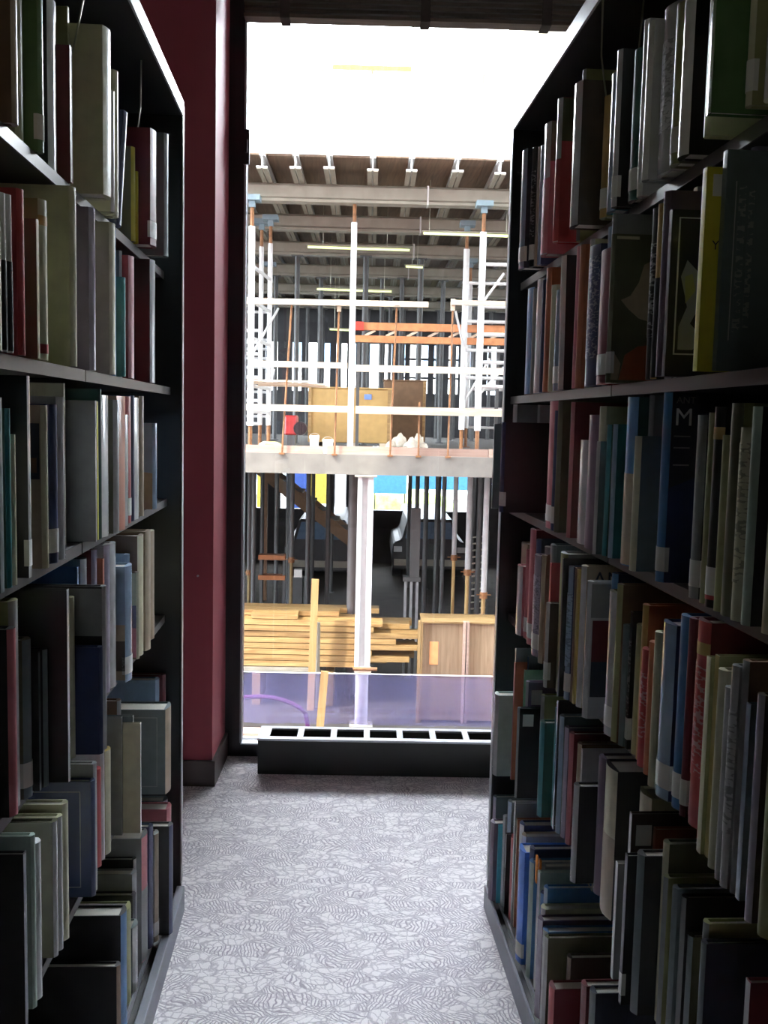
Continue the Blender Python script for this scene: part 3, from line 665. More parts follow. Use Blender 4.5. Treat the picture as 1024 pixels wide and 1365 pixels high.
    if 'lean' in ex: t.rotation_euler = (-.27 if side == 'L' else -.05, 0, 0); t.location.z += T*math.sin(.27 if side == 'L' else .05)
    return t
for side, row, zs, recs in BOOK_ROWS:
    for i, rec in enumerate(recs): make_book(side, row, zs, i, rec)

# wire book supports hanging from the shelf above
def wire(label, pts):
    tag(MB().tube(pts, .0018, 6).build('wire_book_support', M_WIRE, smooth=True), label, 'book support', 'wire book supports')
wire('thin wire support above the cream book, top left shelf', [(-.46,1.712,2.162),(-.462,1.705,2.073),(-.479,1.70,1.988),(-.52,1.70,1.985),(-.53,1.712,2.162)])
wire('thin wire support near the window end, top left shelf', [(-.462,2.222,2.162),(-.464,2.222,2.06),(-.480,2.222,1.951),(-.53,2.222,1.95),(-.54,2.224,2.162)])
wire('thin wire support hanging mid-way along the top right shelf', [(.444,1.80,2.162),(.446,1.80,2.06),(.458,1.80,1.988),(.51,1.80,1.985),(.52,1.80,2.162)])
wire('thin wire support hanging over the bottom right shelf', [(.538,1.925,.431),(.536,1.925,.40),(.527,1.925,.418),(.52,1.925,.431)])
# orange slip sticking out of a book on the bottom right shelf
tag(MB().box(.462,.466,2.12,2.132,.32,.385).box(.470,.474,2.12,2.132,.32,.375).build('paper_slip', plain('orange_slip', (.75, .25, .03), rough=.6)), 'small orange paper slip standing among the lowest right-hand books', 'paper slip')

# ------------------------------------------------------------------ outside: building site across the yard
# window-wall frame: x right, y away from the camera, z up
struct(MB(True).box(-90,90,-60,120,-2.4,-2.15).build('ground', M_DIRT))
struct(MB(True).box(-30,30,11,24,.755,.985).build('floor_slab', M_CONC))
deck = bpy.data.objects.new('formwork_deck', None); COL.objects.link(deck); deck.location = W(0, 11, 4.29); struct(deck)
for i in range(-5, 6):
    for j in range(6):
        y0 = 11 + .02*((i*7) % 3) + 2.2*j if j == 0 else 11 + 2.2*j
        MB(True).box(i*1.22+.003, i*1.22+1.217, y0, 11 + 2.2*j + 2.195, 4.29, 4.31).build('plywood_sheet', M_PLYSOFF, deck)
MB(True).box(-30,30,11.02,24,4.31,4.52).build('poured_slab', M_FASCIA, deck)
cp = [(-6.9,-.52,5.285),(-.51,.37,5.28),(.45,1.9,5.285),(1.91,7.9,5.285)]
for i, (a, b, z) in enumerate(cp):
    t = wthing('roof_rail', ('long pale guard board at far left above the upper deck', 'short brown guard board above the upper deck joists', 'orange-tinged guard board right of the thin roof pole', 'guard board hidden behind the right bookcase top')[i], 'rail', (a+b)/2, 11.1, 4.52, 'guard boards above the upper deck')
    MB(True).box(a, b, 11.08, 11.11, z-.035, z+.02).build('board', M_STAKE if i == 1 else M_RAIL, t)
    for x in ((a+.1, b-.1) if b-a > 3 else ((a+b)/2,)): MB(True).box(x-.012,x+.012,11.11,11.13,4.52,z+.02).build('upright', M_RAIL, t)
tag(MB(True).tube([(.385,11.0,4.40),(.372,11.0,5.75)], .012, 8).build('roof_pole', M_ALU, smooth=True), 'thin pole rising in front of the white parapet', 'pole')
bh = wthing('roof_hut', 'small pale hut with blue window on the upper roof', 'hut', 2.3, 14, 4.6)
MB(True).box(1.9,3.4,14,15.2,4.6,6.75).build('wall', M_FASCIA, bh); MB(True).box(2.05,2.40,13.98,14,6.5,6.66).build('window', M_BLUEP, bh); MB(True).box(1.8,3.5,13.9,15.3,6.75,6.82).build('roof', M_ALU, bh)

JX = [-3.02,-2.58,-2.15,-1.71,-1.265,-.895,-.522,-.04,.39,.90,1.375,1.82,2.27,2.72,3.17]
for i, x in enumerate(JX):
    y0 = 10.88 + .05*((i*5) % 3)/2
    t = wthing('formwork_joist', 'aluminium formwork joist under the deck, %s from the left end' % ordinal(i+1), 'joist', x, y0, 4.12, 'joists under the plywood deck')
    MB(True).box(x-.007,x+.007,y0,23.5,4.14,4.27).build('web', M_ALUB, t)
    MB(True).box(x-.032,x+.032,y0,23.5,4.262,4.288).build('top_flange', M_ALUB, t)
    MB(True).box(x-.060,x-.008,y0,23.5,4.118,4.135).build('bottom_flange', M_ALU, t)
    MB(True).box(x+.008,x+.060,y0,23.5,4.118,4.135).build('bottom_flange', M_ALU, t)
    MB(True).box(x-.062,x+.062,y0-.002,y0+.03,4.130,4.148).build('end_lip', M_ALUB, t)
for i, y in enumerate((11.6, 13.3, 15.3, 17.5, 20.0, 22.4)):
    t = wthing('ledger_beam', 'pale ledger beam crossing under the joists, %s from the front' % ordinal(i+1), 'beam', 0, y, 3.88, 'ledger beams')
    MB(True).box(-6,7,y-.06,y+.06,3.93,4.118).build('web_box', M_ALU, t, bevel=.03)
    MB(True).box(-6,7,y-.085,y+.085,3.905,3.935).build('flange', M_ALU, t)
    MB(True).box(.60,.62,y-.09,y+.09,3.90,4.118).build('splice_plate', M_ALUB, t)

def post(name, label, x, y, z0, z1, rad, mat, group, jack=.30, head=None, low=None, collar=None):
    """adjustable steel prop: base plate, tube, jack, head plate"""
    t = wthing(name, label, 'post', x, y, z0, group)
    MB(True).box(x-.07,x+.07,y-.07,y+.07,z0,z0+.012).build('base_plate', M_POSTG, t)
    zt = z1 - jack
    if low:
        zl, lm = low
        MB(True).tube([(x,y,z0+.012),(x,y,zl)], rad*.72, 10).build('inner_tube', lm, t, smooth=True)
        MB(True).tube([(x,y,zl),(x,y,zt)], rad, 10).build('tube', mat, t, smooth=True)
        MB(True).tube([(x,y,zl-.03),(x,y,zl+.05)], rad*1.35, 10).build('collar', M_RUST, t, smooth=True)
        MB(True).tube([(x-.09,y-.03,zl+.02),(x+.09,y-.03,zl+.02)], .008, 6).build('pin', M_RUST, t)
    else:
        MB(True).tube([(x,y,z0+.012),(x,y,zt)], rad, 10).build('tube', mat, t, smooth=True)
    if jack > .02:
        MB(True).tube([(x,y,zt),(x,y,z1-.012)], rad*.6, 8).build('screw_jack', M_RUST, t, smooth=True)
    MB(True).box(x-.09,x+.09,y-.09,y+.09,z1-.012,z1).build('head_plate', head or M_BLUEP, t)
    if head is None and jack > .02: MB(True).box(x-.05,x+.05,y-.05,y+.05,z1-.07,z1-.012).build('head_cup', M_BLUEP, t)
    return t
g = 'props on the upper slab'
post('shoring_post', 'white middle prop carrying the front ledger beam', -.245, 11.55, .985, 3.905, .036, M_POSTW, g, jack=.22, head=M_ALU)
# scaffold frames at the left and right of the upper slab
def frame_tower(label, xa, ya, xb, yb, z0, z1, rung_z, brace):
    t = wthing('scaffold_frame', label, 'scaffold', (xa+xb)/2, (ya+yb)/2, z0, 'scaffold frames on the upper slab')
    for k, (x, y) in enumerate(((xa, ya), (xb, yb))):
        MB(True).tube([(x,y,z0+.30),(x,y,z1-.34)], .038 if k == 0 else .030, 10).build('leg', M_POSTW, t, smooth=True)
        MB(True).tube([(x,y,z0),(x,y,z0+.30)], .024, 8).build('base_jack', M_RUST, t, smooth=True)
        MB(True).tube([(x,y,z1-.34),(x,y,z1-.06)], .022, 8).build('screw_jack', M_RUST, t, smooth=True)
        MB(True).box(x-.095,x+.095,y-.095,y+.095,z1-.06,z1).build('head_plate', M_BLUEP, t)
        MB(True).box(x-.035,x+.035,y-.035,y+.035,z1-.13,z1-.06).build('head_cup', M_BLUEP, t)
        MB(True).box(x-.06,x+.06,y-.06,y+.06,z0-.001,z0+.01).build('base_plate', M_RUST, t)
    for z in rung_z: MB(True).tube([(xa,ya,z),(xb,yb,z)], .022, 8).build('rung', M_POSTW, t, smooth=True)
    for a, b in brace: MB(True).tube([a, b], .016, 6).build('brace', M_POSTW, t, smooth=True)
frame_tower('white scaffold frame at the left edge of the upper slab', -1.410, 11.28, -1.31, 12.35, .985, 3.90, (1.45,1.75,2.05,2.30,2.72,3.12),
            [((-1.405,11.3,2.1),(-1.2,12.3,2.75)), ((-1.31,12.35,1.7),(-1.25,12.35,2.0))])
frame_tower('tall white scaffold frame reaching to the right behind the right bookcase', 1.247, 11.28, 2.32, 11.28, .985, 3.90, (1.50,1.80,2.08,2.40,2.72,3.20),
            [((1.25,11.28,2.75),(1.5,11.28,3.1)), ((1.25,11.28,1.7),(1.6,11.28,2.1))])
frame_tower('set back scaffold frame on the right of the upper slab', 1.165, 12.4, 2.2, 12.4, .985, 3.90, (1.50,1.95,2.30,2.66,3.14),
            [((1.17,12.4,2.3),(1.02,12.1,2.75)), ((1.17,12.4,1.6),(1.5,12.4,2.2))])
frame_tower('scaffold frame far back on the left of the upper slab', -2.2, 12.6, -1.45, 12.6, .985, 3.90, (1.3,1.6,1.9,2.2,2.35,2.5,2.9), [])
frame_tower('deep scaffold frame behind the left guard rails', -2.6, 16, -1.7, 16, .985, 3.90, (1.4,1.8,2.2,2.35,2.5,2.65,3.1), [])
frame_tower('deep scaffold frame behind the right guard rails', 1.5, 15.2, 2.5, 15.2, .985, 3.90, (1.3,1.6,1.9,2.2,2.5,2.8,3.2), [])
MIDP = [(-.13,15.2),(.73,15.3),(.50,17.4),(-1.2,15.3),(.15,17.5),(-.95,17.6),(-1.75,17.5),(1.25,17.6),(1.65,20),(.95,20),(.35,20),(-.45,20),(-1.1,20),(-2.0,20),(2.1,20),(-.1,22.3),(.7,22.3),(1.5,22.3),(-1.5,22.3),(-.75,22.3),(2.3,22.3),
        (-2.4,22.3),(1.05,22.4),(1.9,22.4),(.25,22.5),(-1.15,22.5),(2.7,22.3)]
for i, (x, y) in enumerate(MIDP):
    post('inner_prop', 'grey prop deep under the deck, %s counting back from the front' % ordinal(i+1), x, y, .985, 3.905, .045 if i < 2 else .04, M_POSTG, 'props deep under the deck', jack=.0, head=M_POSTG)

# guard rails and their rods along the slab edge
def rail(label, a, b, z0, z1, y0=10.93, y1=10.97, dz=0.0, mat=None):
    q = MB(True)
    q.add([(a,y0,z0),(b,y0,z0+dz),(b,y1,z0+dz),(a,y1,z0),(a,y0,z1),(b,y0,z1+dz),(b,y1,z1+dz),(a,y1,z1)], [(0,3,2,1),(4,5,6,7),(0,1,5,4),(1,2,6,5),(2,3,7,6),(3,0,4,7)])
    return tag(q.build('guard_rail', mat or M_RAIL), label, 'rail', 'guard rails along the slab edge')
rail('top left guard rail plank ending beside the mushroom cap rod', -2.4, .615, 2.645, 2.705, dz=.012)
rail('top right guard rail plank next to the right scaffold frame', .875, 2.6, 2.69, 2.745)
rail('middle guard rail plank left half with burnt orange end', -1.36, -.28, 1.955, 2.02)
rail('middle guard rail plank right half past the white prop', -.22, 2.5, 1.925, 2.0)
rail('lower guard rail plank left of the white prop', -2.3, -.22, 1.462, 1.535)
rail('lower guard rail plank right of the white prop', -.18, 2.4, 1.452, 1.54)
for i, (a, b, z) in enumerate(((-1.45,-.65,1.80),(-1.40,-.55,1.775),(-1.35,-.50,1.755))):
    tag(MB(True).box(a, b, 11.25+.12*i, 11.36+.12*i, z, z+.022).build('loose_plank', M_RAIL), 'pale plank lying between the left scaffold legs, %s from the top' % ordinal(i+1), 'plank', 'loose planks on the left scaffold')
RODS = [(-.921,-1.011,2.65,False),(-.388,-.411,2.60,True),(.262,.224,2.65,False),(.895,.886,2.64,True),(.545,.549,1.60,False)]
RL = ['leaning rusty guard rod left of the crates','guard rod with pale cap left of the white prop','rusty guard rod with flat mushroom cap','guard rod with pale cap near the right scaffold frame','short rusty guard rod right of centre']
for i, (xt, xb, zt, cap) in enumerate(RODS):
    t = wthing('guard_rod', RL[i], 'rod', xb, 10.99, .985, 'guard rods')
    MB(True).tube([(xb,10.99,.97),(xt,10.99,zt)], .011, 6).build('rod', M_RUST, t, smooth=True)
    MB(True).box(xb-.03,xb+.03,10.96,11.02,.97,.99).build('foot', M_RUST, t)
    if cap: MB(True).box(xt-.024,xt+.024,10.97,11.01,zt-.01,zt+.12).build('cap', M_RAIL, t)
    if i == 2: MB(True).tube([(xt,10.99,zt),(xt,10.99,zt+.02)], [.03,.078], 10).build('cap', M_ALU, t)
for i, (a, b, z) in enumerate(((-2.3,-.55,1.07),(-.50,.55,1.078),(.56,1.35,1.075),(1.36,3.0,1.08))):
    tag(MB(True).box(a, b, 11.03, 11.09, .985, z).build('kick_board', M_PINKB), 'orange-brown toe board on the slab edge, %s from the left' % ordinal(i+1), 'board', 'toe boards on the slab edge')

# rear of the upper floor: dark wall with openings
rear = bpy.data.objects.new('wall_rear', None); COL.objects.link(rear); rear.location = W(0, 23.6, .985); struct(rear)
MB(True).box(-14,15,23.6,23.75,3.22,4.31).build('upper_band', M_DARK, rear)
MB(True).box(-14,15,23.6,23.75,.985,2.05).build('lower_band', M_DARK, rear)
for a, b in ((-14,-2.6),(-2.3,-1.95),(-1.72,-1.56),(-1.03,-.88),(-.62,-.50),(-.40,-.20),(.48,.66),(.80,.92),(1.06,1.16),(1.36,1.50),(1.72,1.86),(2.1,2.3),(2.6,2.8),(3.1,15)):
    MB(True).box(a,b,23.6,23.75,2.05,3.22).build('pier', M_DARK, rear)
for z in (2.4,2.85): MB(True).box(.66,3.1,23.64,23.70,z,z+.05).build('transom', M_DARK, rear)

# orange lattice girder
t = wthing('lattice_girder', 'orange and red lattice girder set behind the guard rails', 'girder', .7, 12.5, 2.36)
MB(True).box(-.23,2.6,12.46,12.54,2.53,2.625).build('top_chord', M_ORANGE, t); MB(True).box(-.25,2.6,12.46,12.54,2.375,2.46).build('bottom_chord', M_ORANGE, t)
x = -.1
while x < 2.4: MB(True).beam((x,12.5,2.46),(x+.13,12.5,2.53),.03,.03).build('lacing', M_RAIL, t); x += .27
MB(True).box(-.235,-.12,12.44,12.56,2.525,2.63).build('red_end', plain('red_paint', (.6,.05,.03), rough=.5), t)
MB(True).box(1.6,1.64,12.47,12.53,.985,2.375).build('leg', M_POSTG, t); MB(True).box(-.2,-.16,12.47,12.53,.985,2.375).build('leg', M_POSTG, t)

# crates on the slab
def crate(label, x0, x1, y0, y1, z0, z1, mat, seams):
    t = wthing('plywood_crate', label, 'crate', (x0+x1)/2, (y0+y1)/2, z0, 'crates on the upper slab')
    MB(True).box(x0,x1,y0,y1,z0+.08,z1).build('box', mat, t, bevel=.01)
    for a in (x0+.05, (x0+x1)/2, x1-.15): MB(True).box(a,a+.1,y0,y1,z0,z0+.08).build('bearer', M_RAIL, t)
    for a in seams: MB(True).box(a-.02,a+.02,y0-.02,y0,z0+.08,z1).build('batten', M_TIMBER, t)
    MB(True).box(x0-.01,x1+.01,y0-.015,y1,z1,z1+.02).build('lid', mat, t)
    return t
M_CRATE = plain('golden_crate', (0.420, 0.276, 0.102), rough=.6, var=.1)
M_CRATEB = plain('brown_crate', (0.156, 0.090, 0.048), rough=.7, var=.15)
c = crate('golden yellow plywood crate behind the white prop', -.86, .27, 13.2, 14.2, .985, 1.80, M_CRATE, (-.84,.24))
MB(True).box(-.10,.0,13.185,13.2,1.66,1.73).build('sticker', plain('blue_sticker', (.15,.25,.6)), c)
crate('brown crate behind the golden crate', .18, .83, 14.7, 15.1, .985, 1.98, M_CRATEB, (.8,))
# buckets, bags, rubble
def bucket(label, x, y, z, r0, h, mat):
    t = wthing('bucket', label, 'bucket', x, y, z, 'buckets on the slab edge')
    MB(True).tube([(x,y,z),(x,y,z+h)], [r0*.85, r0], 12).build('pail', mat, t, smooth=True); MB(True).tube([(x,y,z+h-.02),(x,y,z+h+.012)], r0*1.06, 12).build('rim', mat, t, smooth=True)
    hp = [(x + r0*math.cos(a), y-.0, z+h+r0*.7*math.sin(a)) for a in [math.pi*k/8 for k in range(9)]]
    MB(True).tube(hp, .004, 5).build('handle', M_WIRE, t)
bucket('white bucket below the crate, right of the pair', -.50, 11.25, .985, .06, .15, M_FASCIA)
bucket('white bucket below the crate, left of the pair', -.66, 11.3, .985, .055, .19, M_FASCIA)
def lump(name, label, cat, x, y, z, sx, sy, sz, mat, group=None, seed=0):
    rnd = random.Random(seed); bm = bmesh.new(); bmesh.ops.create_icosphere(bm, subdivisions=2, radius=1)
    q = MB(True); vs = []
    for v in bm.verts:
        k = 1 + rnd.uniform(-.16, .16); vs.append((x + v.co.x*sx*k, y + v.co.y*sy*k, z + max(0, v.co.z*.9 + .85)*sz*k))
    q.add(vs, [tuple(v.index for v in f_.verts) for f_ in bm.faces]); bm.free()
    return tag(q.build(name, mat, smooth=True), label, cat, group)
M_BAGY = plain('yellow_bag', (.66, .60, .25), rough=.7)
lump('cement_bag', 'yellowish sack lying at the left end of the slab edge', 'bag', -1.17, 11.22, 1.0, .14, .08, .06, M_BAGY, seed=2)
lump('cement_bag', 'pale sack right of the yellowish one', 'bag', -.92, 11.2, .985, .10, .06, .035, M_FASCIA, seed=3)
lump('white_sack', 'white tied sack beside the white prop foot', 'bag', .06, 11.5, .985, .06, .06, .05, M_FASCIA, seed=4)
for i in range(7):
    lump('rubble_lump', 'pale rubble lump in the heap below the brown crate, %s from the left' % ordinal(i+1), 'rubble', .26+.075*i+.02*math.sin(i*3), 12.6+.1*((i*3) % 4), .985, .07, .08, .07+.03*(i % 3), plain('rubble', (.55,.50,.42), rough=.9, var=.3), 'rubble below the crates', seed=10+i)
t = wthing('red_machine', 'small red machine behind the left guard rails', 'machine', -1.0, 13, .985)
MB(True).box(-1.14,-.97,12.7,12.95,1.16,1.42).build('housing', plain('red_enamel', (.35,.03,.03), rough=.4), t, bevel=.02); MB(True).tube([(-.93,12.68,1.25),(-.93,12.8,1.25)], .09, 12).build('wheel', M_BLACK, t, smooth=True)
MB(True).box(-1.10,-1.0,12.72,12.92,.985,1.16).build('stand', M_POSTG, t)

# tube lamps under the deck
M_TUBE = plain('lit_tube', (.9, .95, .6), emit=((.72, .85, .30), 0.9))
for i, (a, b, y, z) in enumerate(((-.92,.48,13.5,3.73),(-.93,.29,16,3.49),(.59,1.75,11.95,3.66),(.48,.74,15,3.735),(-.80,-.38,18,3.03))):
    t = wthing('tube_lamp', ('long greenish tube lamp crossing behind the white prop', 'lower dimmer tube lamp farther back', 'tube lamp at the right just below the front ledger', 'short stub of tube lamp right of centre', 'faint tube lamp deep on the left')[i], 'lamp', (a+b)/2, y, z, 'tube lamps under the deck')
    MB(True).tube([(a,y,z),(b,y,z-.01)], .016, 8).build('tube', M_TUBE, t, smooth=True); MB(True).box(a-.02,b+.02,y-.03,y+.03,z+.016,z+.03).build('batten', M_ALU, t)
    for x in ((-.71,.17),(-.71,.17),(.66,1.6),(.58,.66),(-.71,-.64))[i]: MB(True).tube([(x,y,z+.03),(x,y,4.29)], .004, 5).build('hanger', M_WIRE, t)

# buildings beyond the site
def far_building(label, x0, x1, y, z0, z1, mat, cols, rows, wmat):
    t = wthing('far_building', label, 'building', (x0+x1)/2, y, z0)
    MB(True).box(x0,x1,y,y+8,z0,z1).build('wall', mat, t); MB(True).box(x0-.2,x1+.2,y-.2,y+8.2,z1,z1+.25).build('roof', M_ALU, t)
    dx = (x1-x0)/cols; dz = (z1-z0)/rows
    for i in range(cols):
        for j in range(rows):
            a = x0 + dx*(i+.22); b = x0 + dx*(i+.78); c0 = z0 + dz*(j+.25); c1 = z0 + dz*(j+.80)
            w_ = MB(True).box(a,b,y-.06,y,c0,c1).build('window', M_FASCIA, t); MB(True).box(a+.06,b-.06,y-.08,y-.06,c0+.06,c1-.06).build('pane', wmat, w_)
M_PANE = plain('far_pane', (.10, .16, .24), rough=.2)
far_building('pale office building seen through the upper floor', -9, 5, 44, -2.15, 5.5, M_FASCIA, 9, 3, M_PANE)
far_building('pale blue-grey block far behind the right props', 6, 20, 50, -2.15, 7, plain('blue_grey_wall', (.50,.58,.66), rough=.8), 8, 4, M_PANE)

# ------------------------------------------------------------------ lower level
col = wthing('steel_column', 'pale grooved aluminium shoring column under the slab', 'column', -.04, 10.86, -2.15)
MB(True).box(-.135,-.085,10.80,10.92,-1.50,.74).box(-.02,.045,10.80,10.92,-1.50,.74).box(-.085,-.02,10.85,10.89,-1.50,.74).build('shaft', M_ALUB, col)
MB(True).tube([(-.045,10.86,-2.13),(-.045,10.86,-1.44)], .075, 14).build('lower_tube', M_POSTW, col, smooth=True)
MB(True).box(-.17,.08,10.76,10.96,.742,.755).build('head_plate', M_ALU, col); MB(True).box(-.18,.09,10.75,10.97,-2.15,-2.13).build('base_plate', M_ALU, col)
MB(True).tube([(-.15,10.79,-1.46),(.13,10.79,-1.46)], .022, 8).build('pin', M_RUST, col); MB(True).box(-.13,.06,10.78,10.94,-1.52,-1.47).build('collar', M_RAIL, col)
post('dark_column', 'dark column standing just behind the pale shoring column', -.20, 12.1, -2.15, .755, .065, plain('dark_column_paint', (.07,.06,.06), rough=.6), None, jack=0, head=M_POSTG)
# props on the right with timber-coloured lower tubes
LP = [(1.44,11.75,.036,-.76),(1.30,12.4,.036,-.58),(1.18,13.1,.033,-.49),(1.10,14.1,.033,None),(1.10,15.5,.036,None),(.98,16.5,.04,None),(.90,18,.04,None),(1.65,15.2,.036,None),(1.25,17.2,.036,None),(1.55,13.4,.036,None),(.85,20.2,.045,None),(1.2,20,.04,None)]
for i, (x, y, rd, lz) in enumerate(LP):
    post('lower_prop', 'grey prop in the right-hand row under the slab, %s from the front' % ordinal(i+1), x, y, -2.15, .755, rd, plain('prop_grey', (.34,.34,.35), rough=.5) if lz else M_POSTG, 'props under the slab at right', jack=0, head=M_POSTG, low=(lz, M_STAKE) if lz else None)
for i, (x, y, lz) in enumerate([(-1.13,14,-.7),(-.91,14.3,None),(-.62,14.5,None),(-1.75,14,-.9),(-1.64,13.6,None),(-1.50,15.5,None),(-1.40,16.5,None),(-1.0,17,None),(-.75,19.4,None),(-1.9,17,None),(-1.28,15.6,None)]):
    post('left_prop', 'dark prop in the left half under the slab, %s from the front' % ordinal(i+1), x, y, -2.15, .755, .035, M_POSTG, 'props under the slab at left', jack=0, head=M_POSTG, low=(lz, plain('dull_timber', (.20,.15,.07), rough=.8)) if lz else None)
# ladder-like stacks of frames at far right
for i, (x0, y) in enumerate(((1.52, 14.0), (1.86, 13.6))):
    t = wthing('frame_stack', ('stack of ladder frames behind the right props', 'second stack of ladder frames partly behind the bookcase')[i], 'scaffold', x0+.12, y, -2.15, 'stacked ladder frames')
    for xx in (x0, x0+.24): MB(True).tube([(xx,y,-2.15),(xx,y,-.2)], .016, 6).build('stile', M_POSTG, t)
    for k in range(19): MB(True).tube([(x0,y,-2.05+.097*k),(x0+.24,y,-2.02+.097*k)], .014, 6).build('rung', M_ALU, t)
# slim steel cabinet-like stand
t = wthing('steel_stand', 'narrow grey steel stand right of the shoring column', 'stand', .61, 13, -2.15)
MB(True).box(.57,.70,12.95,13.1,-.76,.2).build('upper_tube', M_POSTG, t); 
for xx in (.50,.58,.66): MB(True).box(xx,xx+.035,12.97,13.03,-2.15,-.76).build('leg', plain('stand_grey', (.25,.26,.27)), t)
MB(True).box(.48,.72,12.93,13.12,-.80,-.74).build('shelf_plate', M_POSTG, t)

# lumber stack
NL = 9; zb = -1.66; hl = .0735
ends = [-.05,.55,.12,.95,.30,.66,.02,.25,-.25]
for k in range(NL):
    for j in range(3):
        z = zb + k*hl
        x0 = -3.6 + random.uniform(-.1, .1); x1 = ends[(k + j*4) % NL] + random.uniform(-.12, .08)
        if k == NL-1 and j == 0: x0, x1 = -1.42, -.85
        if k == NL-1 and j == 1: x1 = -.35
        y0 = 11.62 + .22*j + random.uniform(-.012, .012)
        tag(MB(True).box(x0, x1, y0, y0+.21, z, z+hl-.010).build('timber_plank', M_TIMBER), 'pine plank in the long lumber stack, %s layer up, %s row' % (ordinal(k+1), ('front', 'middle', 'back')[j]), 'plank', 'planks of the lumber stack')
for i, x in enumerate((-2.8, -1.35, -.45)):
    tag(MB(True).box(x-.05, x+.05, 11.6, 12.3, -2.15, zb-.07).build('stack_bearer', M_STAKE), 'bearer block under the lumber stack, %s from the left' % ordinal(i+1), 'block', 'bearers under the lumber stack')
tag(MB(True).box(-3.4, -.66, 11.60, 11.66, zb-.062, zb-.012).box(-3.4,-.66,12.1,12.16,zb-.062,zb-.012).box(-3.4,-3.3,11.66,12.1,zb-.05,zb-.03).box(-.76,-.66,11.66,12.1,zb-.05,zb-.03).build('steel_rail', M_ALU), 'pale steel rail frame beneath the lumber stack', 'rail')
q = MB(True); q.beam((-.665,11.42,-2.15),(-.630,11.42,-.535),.085,.045)
tag(q.build('timber_stake', M_STAKE), 'upright timber stake in front of the lumber stack', 'stake')
tag(MB(True).tube([(-.585,11.50,-2.15),(-.59,11.50,-1.08)], .025, 8).build('steel_stake', M_ALU, smooth=True), 'short steel pipe beside the upright timber stake', 'pipe')
q = MB(True); q.beam((-.507,10.50,-2.15),(-.458,10.50,-1.415),.085,.03)
tag(q.build('timber_stake', M_STAKE), 'golden timber stake standing in front of the blue sheet', 'stake')

# plywood form box
t = wthing('form_box', 'large pale plywood form box right of the shoring column', 'box', 1.4, 11.4, -2.15)
MB(True).box(.645,1.135,11.02,11.04,-2.12,-.955).build('plywood_panel', M_PLY, t); MB(True).box(1.19,2.3,11.02,11.04,-2.12,-.955).build('plywood_panel', M_PLY, t)
MB(True).box(.645,2.3,11.04,11.45,-2.12,-1.0).build('core', M_PLY, t)
for a, b in ((.598,.628),(.634,.652),(1.125,1.155),(1.165,1.195)): MB(True).box(a,b,10.96,11.04,-2.14,-.93).build('batten', M_PINKB if a > 1 else M_STAKE, t)
MB(True).box(.64,2.3,10.99,11.47,-.955,-.935).build('top_edge', M_TIMBER, t)
MB(True).box(.74,.84,11.014,11.02,-1.45,-1.18).build('paint_patch', plain('orange_spray', (.75,.30,.12), rough=.7), t)

# translucent blue-violet sheet, hose and boards on the ground
t = wthing('tinted_sheet', 'translucent blue-violet sheet low along the site edge', 'sheet', 0, 10.62, -2.15)
q = MB(True); nn = 60
vs = [(-4.0 + 7.5*i/nn, 10.62 + .012*math.sin(i*1.3) + .008*math.sin(i*.47), z) for z in (-2.06, -1.472) for i in range(nn+1)]
q.add(vs, [(i, i+1, nn+2+i, nn+1+i) for i in range(nn)]); q.build('sheet', M_SHEET, t, smooth=True)
MB(True).tube([(-4,10.62,-1.47),(3.5,10.62,-1.475)], .006, 6).build('top_wire', M_LABEL, t)
for x in (-3.5,-1.75,2.4): MB(True).tube([(x,10.64,-2.15),(x,10.64,-1.45)], .012, 6).build('stake', M_RUST, t)
hp = [(-1.9,-1.83),(-1.6,-1.80),(-1.42,-1.795),(-1.2,-1.782),(-1.06,-1.79),(-.93,-1.82),(-.83,-1.86),(-.74,-1.91),(-.68,-1.97),(-.65,-2.12)]
tag(MB(True).tube([(x,10.71,z) for x, z in hp], .026, 8).build('hose', plain('purple_hose', (.12,.03,.12), rough=.4), smooth=True), 'purple hose arching behind the blue sheet at left', 'hose')
for i, (y, z) in enumerate(((10.36,-2.075),(10.50,-2.09))):
    tag(MB(True).box(-4,.6 if i else 3.5,y-.05,y+.05,-2.15,z).build('ground_board', M_PINKB), ('pink board lying nearest the window at ground level', 'pink board lying against the foot of the blue sheet')[i], 'board', 'boards at the foot of the sheet')

# dim things under the slab
t = wthing('timber_stair', 'brown timber stair slanting down under the slab at left', 'stair', -1.5, 18, -2.15)
q = MB(True); q.beam((-2.3,18,.60),(-.2,18,-1.0),.06,.22).build('stringer', M_CRATEB, t); MB(True).beam((-2.3,18.9,.60),(-.2,18.9,-1.0),.06,.22).build('stringer', M_CRATEB, t)
for k in range(9): MB(True).box(-2.2+.23*k,-1.95+.23*k,18,18.9,.50-.175*k,.53-.175*k).build('tread', M_CRATEB, t)
for x, zt in ((-2.0,.3),(-.35,-.95)): MB(True).box(x-.04,x+.04,18.4,18.5,-2.15,zt).build('leg', M_CRATEB, t)
t = wthing('trestle_rack', 'trestle rack with two rusty orange boards under the slab', 'rack', -1.5, 15, -2.15)
for z in (-.83,-1.15): MB(True).box(-1.72,-1.30,14.9,15.1,z,z+.07).build('board', plain('rack_board', (.35,.13,.05), rough=.8), t)
for xx in (-1.7,-1.34): MB(True).box(xx,xx+.04,14.95,15.05,-2.15,-.83).build('leg', M_POSTG, t)
for i, (x, w_) in enumerate(((-1.27, .13), (-1.08, .05))):
    t = wthing('carton', ('small white carton on the floor under the slab', 'tiny white carton next to the other one')[i], 'carton', x+w_/2, 16.4, -2.15, 'cartons under the slab')
    MB(True).box(x,x+w_,16.35,16.5,-1.34,-1.21).build('carton', M_LABEL, t); MB(True).box(x-.02,x+w_+.02,16.3,16.55,-2.15,-1.34).build('pedestal', M_POSTG, t)
